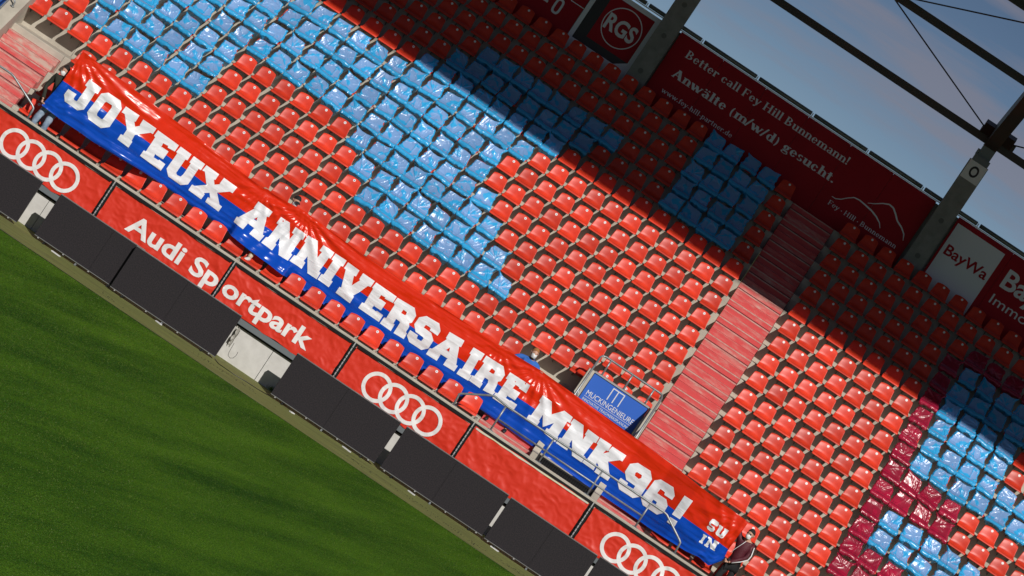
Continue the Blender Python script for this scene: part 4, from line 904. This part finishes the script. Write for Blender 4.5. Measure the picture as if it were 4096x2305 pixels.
g = MB()
def stroke(pts, wds):
    for i in range(len(pts)-1):
        (x0, z0), (x1, z1) = pts[i], pts[i+1]; d = Vector((x1-x0, 0, z1-z0)).normalized(); nn = Vector((-d.z, 0, d.x)); a, b = wds[i]/2, wds[i+1]/2
        p0, p1 = Vector((x0, y, z0)), Vector((x1, y, z1)); g.quad(p0-nn*a, p1-nn*b, p1+nn*b, p0+nn*a)
stroke([(5.00, 7.56), (5.10, 7.56), (5.22, 7.62), (5.33, 7.73), (5.46, 7.83), (5.60, 7.85), (5.78, 7.83), (5.98, 7.80), (6.16, 7.74), (6.30, 7.66), (6.38, 7.56)], [.012, .02, .02, .02, .025, .03, .035, .04, .035, .025, .012])
stroke([(5.80, 7.90), (5.95, 7.98), (6.10, 8.09), (6.25, 8.16), (6.38, 8.14), (6.50, 8.05), (6.62, 7.94), (6.80, 7.86), (6.93, 7.76), (7.0, 7.62)], [.012, .02, .025, .035, .04, .04, .04, .035, .03, .012])
g.build('emblem', M['print_white'], t)
t = board(7.80, 12.5, 6.93, 8.84, 'dark red board with a white square and company lettering right of the second column', nb=3)
g = MB(); poly_xz(g, [(7.86, 6.95), (9.20, 6.95), (9.20, 8.70), (7.86, 8.70)], YW-.003); g.build('square_print', M['print_white'], t)
g = MB(); text_to(g, 'BayWa', 7.95, 9.13, 7.90, 8.17, YW-.006, 0, .02); build_split(g, 'red_letter', M['sign_red'], t)
g = MB(); text_to(g, 'BayWa', 9.50, 11.6, 7.99, 8.48, YW-.004, 0, .02); text_to(g, 'Immobilien', 9.50, 11.5, 7.54, 7.78, YW-.004, 0, .0); build_split(g, 'letter', M['print_white'], t)

# ledge and clear tubes along the wall top
g = MB(); g.box(-20, 20, YW-.02, YW+.25, 8.845, 8.875); g.build('wall_ledge', M['alu'], wall)
M['tube'] = mat('smoked_glass', (.09, .10, .085), .15, c2=(.16, .17, .14), ns=2, spec=.8)
k = 0
for x in [-12.35+1.582*i for i in range(17)]:
    if abs(x+.79-(-.45)) < .6 or x > 13: pass
    g = MB(); g.tube([(-.755, 0, 0), (-.75, 0, 0), (.75, 0, 0), (.755, 0, 0)], [.03, .055, .055, .03], 10)
    o = g.build('glass_panel', M['tube']); o.location = (x+.86, YW+.02, 8.935); k += 1
    px, py = to_px(o.location)
    tag(o, 'narrow smoked glass strip on top of the advertising wall, %s from the left end' % nth(k), 'glass strip', 'glass strips along the wall top')
    g = MB(); g.box(.768, .795, -.02, .02, -.06, .03); g.build('clamp', M['alu'], o)

for x, lab in ((-8.4, 'concrete roof column at the far left beyond the picture edge'), (-.455, 'concrete roof column between the ring emblem board and the long text board'), (7.475, 'concrete roof column carrying a plate with the letter O')):
    if x < -5: continue
    t = tag(empty('roof_column', (x, 14.2, 0)), lab, 'column')
    g = MB(); g.box(-.25, .25, -.25, .15, 5.5, 10.15); g.build('shaft', M['concrete_grey'], t)
    g = MB()
    for z in (7.52, 8.52, 9.4 if x < 0 else 6.6): g.disc((0, -.252, z), (0, -1, 0), .065, 20)
    g.build('cast_mark', mat('column_mark', (.13, .13, .12), .8), t)
    if x > 0:
        g = MB(); g.box(-.235, .235, -.262, -.253, 9.66, 10.14); g.build('sign_plate', M['sign_white'], t)
        g = MB(); vs_, fs_ = text_mesh('O', 1, .03); text_to(g, 'O', -.115, .115, 9.77, 10.05, -.266, 0, .03); g.build('letter', M['sign_black'], t)
    g = MB(); g.box(-.16, .17, -.18, .10, 10.152, 10.62); g.box(-.21, .21, -.26, .12, 10.152, 10.30); g.box(-.22, -.17, -.2, .1, 10.30, 10.45); g.build('steel_head', M['graysteel'], t)

# ---------------------------------------------------------------- roof steel
roof = tag(empty('stadium_roof', (0, 0, 0)), 'dark steel roof frame over the upper rows with beams and tension rods', 'roof')
def pur(y, z, nm='purlin'):
    g = MB(); g.box(-30, 34, y-.08, y+.08, z-.095, z+.095); g.build(nm, M['steel_dark'], roof)
pur(14.2, 10.72); pur(9.5, 12.19); pur(4.6, 13.36)
for x in (-16.4, -8.4, -.455, 7.475, 15.4):
    g = MB()
    for a, b in ((-.20, -.02), (.02, .20)): pass
    g.prism([(14.40, 10.58), (14.40, 11.2), (9.5, 12.75), (-2.5, 15.6), (-2.5, 15.15), (9.5, 12.05), (13.9, 10.58)], x-.165, x+.165); g.build('roof_girder', M['steel_dark'], roof)
    g = MB(); g.prism([(14.05, 10.80), (14.35, 10.80), (14.1, 11.15), (13.8, 11.05)], x-.42, x+.42); g.box(x-.44, x+.50, 14.05, 14.10, 10.80, 10.98); g.build('gusset', M['steel_dark'], roof)
    g = MB(); g.tube([(x+.40, 14.05, 10.95), (x+3.95, 9.5, 12.16)], .018, 6); g.build('tension_rod', M['black'], roof)
    g = MB(); g.tube([(x-.40, 14.05, 10.95), (x-3.98, 9.5, 12.16)], .018, 6); g.build('tension_rod', M['black'], roof)
    g = MB(); g.tube([(x+3.95, 9.5, 12.16), (x+7.6, 4.6, 13.4)], .018, 6); g.build('tension_rod', M['black'], roof)
    g = MB(); g.tube([(x-3.95, 9.5, 12.16), (x-7.6, 4.6, 13.4)], .018, 6); g.build('tension_rod', M['black'], roof)
for i in range(8):
    g = MB(); a = -32+8*i; g.prism([(-3.14, 14.75), (-3.14, 14.75+.2), (12.2, 16.2), (12.2, 16.0)] , a+.01, a+7.99); g.build('roof_sheet', M['steel_dark'], roof)
# ---------------------------------------------------------------- people
def skin_eval(nodes, edges, sub=2):
    """nodes: (x,y,z,r) list; returns vertices and faces of one continuous skinned surface"""
    me = bpy.data.meshes.new('s'); me.from_pydata([n[:3] for n in nodes], edges, []); o = bpy.data.objects.new('s', me); col.objects.link(o)
    o.modifiers.new('k', 'SKIN'); 
    for i, n in enumerate(nodes):
        d = me.skin_vertices[0].data[i]; r = n[3]; d.radius = (r, n[4] if len(n) > 4 else r); d.use_root = (i == 0)
    mm = o.modifiers.new('s', 'SUBSURF'); mm.levels = sub; mm.render_levels = sub
    dg = bpy.context.evaluated_depsgraph_get(); dg.update(); e = bpy.data.meshes.new_from_object(o.evaluated_get(dg))
    vs = [tuple(v.co) for v in e.vertices]; fs = [tuple(p.vertices) for p in e.polygons]
    bpy.data.objects.remove(o); bpy.data.meshes.remove(me); bpy.data.meshes.remove(e); return vs, fs
def add(g, vf, mi=0):
    n = len(g.v); g.v += vf[0]
    for f in vf[1]: g.f.append(tuple(n+i for i in f)); g.m.append(mi); g.sm.append(True)
def chain(pts, rs_, sub=2): return skin_eval([(*p, r) for p, r in zip(pts, rs_)], [(i, i+1) for i in range(len(pts)-1)], sub)
def hand(g, w_, d, n, curl=1.1, side=1):
    """palm from wrist w_ along d, n = palm normal; five fingers that close towards n"""
    w_, d, n = Vector(w_), Vector(d).normalized(), Vector(n).normalized(); n = (n-d*n.dot(d)).normalized(); s = d.cross(n)*side
    pm = w_+d*.085
    add(g, skin_eval([(*w_, .021), (*(w_+d*.045), .026, .018), (*pm, .028, .014), (*(pm+s*.02-d*.01), .014), (*(pm-s*.02-d*.01), .014)], [(0, 1), (1, 2), (2, 3), (2, 4)], 1))
    for k, (off, ln) in enumerate(((-.030, .058), (-.010, .072), (.010, .078), (.030, .070))):
        p = pm+s*off-d*.012; pts = [tuple(p)]; a = .25; q = p
        for L_ in (ln*.45, ln*.32, ln*.28):
            a += curl*.62; q = q+(d*math.cos(a)+n*math.sin(a))*L_; pts.append(tuple(q))
        add(g, chain(pts, [.0095, .009, .008, .0065], 1))
    p = w_+d*.03+s*.022; q = p+(s*.6+d*.55+n*.3).normalized()*.038; q2 = q+(d*.6+n*.75).normalized()*.03
    add(g, chain([tuple(p), tuple(q), tuple(q2)], [.013, .011, .008], 1))
def head_fn(c, yw, pt_, tilt=0, s=1.0):
    Rm = Matrix.Rotation(yw, 3, 'Z') @ Matrix.Rotation(tilt, 3, 'Y') @ Matrix.Rotation(pt_, 3, 'X'); c = Vector(c)
    return lambda x, y, z: tuple(c+Rm @ (Vector((x, y, z))*s))   # local: face looks to -y
def head_mesh(g, T):
    def f(u, v):
        th = 2*math.pi*u; ph = math.pi*v; sp, cp = math.sin(ph), math.cos(ph)
        x = .076*sp*math.sin(th); y = -.094*sp*math.cos(th); z = .118*cp
        if z < 0: k = -z/.118; x *= 1-.34*k; y = y*(1-.18*k)-.014*k
        fr = max(0, math.cos(th))**8*sp
        y -= .020*fr*math.exp(-((z+.012)/.020)**2)+.006*fr*math.exp(-((z-.03)/.02)**2)*0
        ey = math.exp(-((abs(x)-.032)/.014)**2-((z-.014)/.014)**2)*max(0, math.cos(th)); y += .008*ey
        y -= .006*math.exp(-(x/.024)**2-((z+.055)/.010)**2)*max(0, math.cos(th))
        return T(x, y, z)
    g.grid(f, 28, 22)
    for s in (-1, 1):
        g.grid(lambda u, v: T(s*(.076+.012*math.sin(math.pi*v)*(1+.3*math.cos(6.28*u))), .012+.017*math.sin(6.28*u)*math.sin(math.pi*v), -.004+.030*math.cos(math.pi*v)+.004*math.cos(6.28*u)), 8, 6)
def hair_mesh(T, kind):
    g = MB(); lo = {'short': .50, 'cap': .44}[kind]
    def f(u, v):
        th = 2*math.pi*u; back = .5-.5*math.cos(th)
        ph = math.pi*v*(lo*(.62+.55*back)); sp, cp = math.sin(ph), math.cos(ph); k = 1.07+.02*noise.noise(Vector((u*14, v*9, 1)))
        return T(.076*sp*math.sin(th)*k*1.03, -.094*sp*math.cos(th)*k, .118*cp*k+.004)
    g.grid(f, 28, 12); return g
def person(name, label, root, P, m_top, m_leg, m_hair, m_shoe, face, cap=False, mask=True, glasses=False, short=False, extra=None, hands=None):
    t = tag(empty(name, root), label, 'person'); rx, ry, rz = root
    Rel = lambda p: (p[0]-rx, p[1]-ry, p[2]-rz)
    P = {k: Rel(p) for k, p in P.items()}
    mid = lambda a, b, k=.5: tuple(P[a][i]+(P[b][i]-P[a][i])*k for i in range(3))
    hipc = mid('hipL', 'hipR'); shc = mid('shL', 'shR'); nk = P['neck']
    chest = tuple(hipc[i]+(shc[i]-hipc[i])*.62 for i in range(3))
    names = ['hipc', 'chest', 'shc', 'neck', 'headb', 'shL', 'elL', 'wrL', 'shR', 'elR', 'wrR', 'hipL', 'knL', 'anL', 'toL', 'hipR', 'knR', 'anR', 'toR']
    P['hipc'] = hipc; P['chest'] = chest; P['shc'] = shc; P['headb'] = (P['head'][0], P['head'][1]+.02, P['head'][2]-.05)
    P['toL'] = P.get('toL') or tuple(P['anL'][i]+(0, -.12, -.04)[i] for i in range(3)); P['toR'] = P.get('toR') or tuple(P['anR'][i]+(0, -.12, -.04)[i] for i in range(3))
    rad = dict(hipc=.125, chest=.13, shc=.095, neck=.052, headb=.055, shL=.058, elL=.042, wrL=.027, shR=.058, elR=.042, wrR=.027, hipL=.085, knL=.056, anL=.038, toL=.034, hipR=.085, knR=.056, anR=.038, toR=.034)
    ed = [('hipc', 'chest'), ('chest', 'shc'), ('shc', 'neck'), ('neck', 'headb'), ('shc', 'shL'), ('shL', 'elL'), ('elL', 'wrL'), ('shc', 'shR'), ('shR', 'elR'), ('elR', 'wrR'), ('hipc', 'hipL'), ('hipL', 'knL'), ('knL', 'anL'), ('anL', 'toL'), ('hipc', 'hipR'), ('hipR', 'knR'), ('knR', 'anR'), ('anR', 'toR')]
    def sub(keys, sc, ov={}):
        idx = {k: i for i, k in enumerate(keys)}
        return skin_eval([(*P[k], ov.get(k, rad[k])*sc) for k in keys], [(idx[a], idx[b]) for a, b in ed if a in idx and b in idx])
    g = MB(); add(g, sub(names, .90)); T = head_fn(P['head'], *face); head_mesh(g, T)
    for s, k, kk in ((1, 'L', 'elL'), (-1, 'R', 'elR')):
        d = Vector(P['wr'+k])-Vector(P[kk]); hd = (hands or {}).get(k, (d, (0, -1, .2))); hand(g, P['wr'+k], hd[0], hd[1], 1.2, s)
    g.build('body', M['skin'], t)
    P['wrL2'] = tuple(P['elL'][i]+(P['wrL'][i]-P['elL'][i])*(.35 if short else .93) for i in range(3)); P['wrR2'] = tuple(P['elR'][i]+(P['wrR'][i]-P['elR'][i])*(.35 if short else .93) for i in range(3))
    rad['wrL2'] = rad['wrR2'] = .040; P['nk2'] = tuple(P['shc'][i]+(nk[i]-P['shc'][i])*.55 for i in range(3)); rad['nk2'] = .062
    keys = ['hipc', 'chest', 'shc', 'nk2', 'shL', 'elL', 'wrL2', 'shR', 'elR', 'wrR2']; idx = {k: i for i, k in enumerate(keys)}
    e2 = [('hipc', 'chest'), ('chest', 'shc'), ('shc', 'nk2'), ('shc', 'shL'), ('shL', 'elL'), ('elL', 'wrL2'), ('shc', 'shR'), ('shR', 'elR'), ('elR', 'wrR2')]
    if short: keys = [k for k in keys]; 
    g = MB(); vf = skin_eval([(*P[k], rad[k]*(1.30 if k[:2] in ('sh', 'nk') else 1.18)) for k in keys], [(idx[a], idx[b]) for a, b in e2])
    vf = ([tuple(Vector(v)+Vector((noise.noise(Vector(v)*9), noise.noise(Vector(v)*9+Vector((5, 0, 0))), noise.noise(Vector(v)*9+Vector((0, 7, 0)))))*.016) for v in vf[0]], vf[1])
    add(g, vf); g.build('jacket' if not short else 'shirt', m_top, t)
    g = MB(); vf = sub(['hipc', 'hipL', 'knL', 'anL', 'hipR', 'knR', 'anR'], 1.14, dict(anL=.052, anR=.052, knL=.062, knR=.062, hipc=.12))
    vf = ([tuple(Vector(v)+Vector((noise.noise(Vector(v)*11), noise.noise(Vector(v)*11+Vector((5, 0, 0))), 0))*.016) for v in vf[0]], vf[1])
    add(g, vf); g.build('trousers', m_leg, t)
    for k in 'LR':
        a, b = Vector(P['an'+k]), Vector(P['to'+k]); d = b-a; g = MB()
        add(g, skin_eval([(*(a-d*.35+Vector((0, 0, -.028))), .042), (*(a+Vector((0, 0, -.01))), .048), (*(a+d*.6), .048, .040), (*(b+d*.35), .036, .03)], [(0, 1), (1, 2), (2, 3)])); g.build('shoe', m_shoe, t)
    if cap:
        g = hair_mesh(head_fn(P['head'], *face, s=1.06), 'cap')
        T2 = head_fn(P['head'], *face); n0 = g
        g.grid(lambda u, v: T2((u-.5)*.13*(1-.35*v*v), -.088-.075*v*(1-(2*u-1)**2*.35), .055-.022*v-.02*(2*u-1)**2), 8, 5); g.build('cap', m_hair, t)
    else: hair_mesh(T, 'short').build('hair', m_hair, t)
    if mask:
        g = MB(); g.grid(lambda u, v: T(.068*math.sin((u-.5)*2.5)*(1-.25*abs(v-.4)), -.100*math.cos((u-.5)*2.2)-.018*math.sin(math.pi*v)*math.cos((u-.5)*3), .004-.098*v), 12, 8)
        for s in (-1, 1): g.tube([T(s*.062, -.055, -.01), T(s*.078, .0, .005), T(s*.080, .018, .0)], .002, 4)
        g.build('face_mask', M['white'], t)
    if glasses:
        g = MB()
        for s in (-1, 1): g.grid(lambda u, v: T(s*(.012+.046*u), -.098+.022*u, .028-.034*v), 4, 3); g.tube([T(s*.058, -.07, .022), T(s*.078, .01, .012)], .003, 4)
        g.build('sunglasses', M['black'], t)
    else:
        for s in (-1, 1):
            g = MB(); g.grid(lambda u, v: T(s*.032+.012*math.sin(3.14*v)*math.cos(6.28*u), -.0865-.004*math.sin(3.14*v), .014+.006*math.cos(3.14*v)), 8, 5); g.build('eye', M['sign_black'], t)
    return t, Rel
cl = lambda n, c, r=.85, c2=None: mat(n, c, r, c2=c2, ns=9, bump=.3, bs=60)
M['olive_cloth'] = cl('olive_jacket_cloth', (.022, .024, .016)); M['jeans'] = cl('faded_denim', (.17, .24, .34), .9, (.30, .38, .48)); M['hair_dark'] = cl('dark_hair', (.012, .009, .008)); M['black_cloth'] = cl('black_cloth', (.010, .010, .012))
M['maroon'] = cl('maroon_cloth', (.085, .008, .018), .6); M['shirt_blue'] = cl('blue_shirt_cloth', (.03, .14, .50)); M['ginger'] = cl('ginger_hair', (.36, .15, .045)); M['beige'] = cl('beige_cloth', (.55, .48, .34)); M['shoe_white'] = cl('white_shoe', (.7, .68, .66), .5); M['shoe_black'] = cl('black_shoe', (.02, .02, .02), .5)
f0 = F(0)
person('person', 'man in dark olive jacket and faded jeans holding the left end of the banner', (-9.72, -.50, f0),
       dict(hipL=(-9.60, -.46, .16), hipR=(-9.80, -.46, .14), shL=(-9.66, -.52, .78), shR=(-9.99, -.50, .76), neck=(-9.86, -.52, .84), head=(-9.88, -.55, .95), elL=(-9.60, -.50, 1.03), wrL=(-9.78, -.58, 1.37),
            elR=(-10.06, -.50, .46), wrR=(-9.94, -.66, .20), knL=(-9.62, -.52, -.22), anL=(-9.60, -.48, f0+.08), knR=(-9.86, -.56, -.22), anR=(-9.82, -.52, f0+.08)),
       M['olive_cloth'], M['jeans'], M['hair_dark'], M['shoe_black'], (-.5, .2), hands=dict(L=((-.2, -.4, 1), (0, -1, 0)), R=((.3, -.5, -.9), (.9, 0, .2))))
f1 = F(1)
person('person', 'man in black cap and white mask, one foot on a front seat', (-4.45, .45, f1),
       dict(hipL=(-4.36, .58, .56), hipR=(-4.54, .58, .56), shL=(-4.24, .60, 1.06), shR=(-4.64, .60, 1.03), neck=(-4.43, .55, 1.14), head=(-4.45, .50, 1.30), elL=(-4.12, .46, .86), wrL=(-4.09, .31, 1.13), elR=(-4.92, .48, .90), wrR=(-5.10, .31, 1.12),
            knL=(-4.34, .40, .14), anL=(-4.33, .48, f1+.08), knR=(-4.58, .28, .22), anR=(-4.56, -.16, -.20), toR=(-4.60, -.30, -.245)),
       M['black_cloth'], M['beige'], M['black_cloth'], M['shoe_white'], (.55, .35), cap=True, hands=dict(L=((.1, -.3, 1), (0, -1, -.4)), R=((-.1, -.3, 1), (0, -1, -.4))))
person('person', 'ginger haired man in bright blue shirt and white mask behind the banner', (1.50, .62, f1),
       dict(hipL=(1.60, .56, .62), hipR=(1.40, .56, .62), shL=(1.70, .56, 1.22), shR=(1.30, .56, 1.24), neck=(1.50, .54, 1.30), head=(1.50, .50, 1.44), elL=(1.92, .48, 1.00), wrL=(1.845, .31, 1.15), elR=(1.08, .48, 1.02), wrR=(.88, .31, 1.11),
            knL=(1.80, .50, .16), anL=(1.88, .30, f1+.07), knR=(1.42, .52, .16), anR=(1.42, .34, f1+.08)),
       M['shirt_blue'], M['black_cloth'], M['ginger'], M['shoe_black'], (.35, .05), short=True, hands=dict(L=((0, -.4, 1), (0, -1, -.3)), R=((0, -.4, 1), (0, -1, -.3))))
t, Rel = person('person', 'man in maroon track jacket and sunglasses at the right end of the banner', (7.40, -.50, f0),
       dict(hipL=(7.47, -.44, .14), hipR=(7.29, -.44, .11), shL=(7.50, -.50, .72), shR=(7.20, -.46, .66), neck=(7.35, -.52, .77), head=(7.335, -.58, .89), elL=(7.535, -.56, .44), wrL=(7.265, -.62, .15), elR=(7.08, -.50, .86), wrR=(7.12, -.56, 1.02),
            knL=(7.46, -.50, -.24), anL=(7.50, -.46, f0+.08), knR=(7.24, -.54, -.24), anR=(7.26, -.50, f0+.08)),
       M['maroon'], M['black_cloth'], M['hair_dark'], M['shoe_black'], (-.55, .15), glasses=True, hands=dict(L=((-1, -.2, -.15), (0, -.3, .9)), R=((.1, -.2, 1), (0, -1, .2))))
g = MB(); pts = [Rel(p) for p in ((7.55, -.60, .70), (7.592, -.635, .52), (7.58, -.655, .42), (7.48, -.665, .31), (7.33, -.685, .185))]
g.tube(pts, .012, 6); g.build('sleeve_stripe', M['white'], t)
g = MB(); g.tube([Rel(p) for p in ((7.33, -.655, .72), (7.29, -.665, .62), (7.22, -.66, .45), (7.20, -.62, .34))], .006, 5); g.build('zip_piping', M['white'], t)
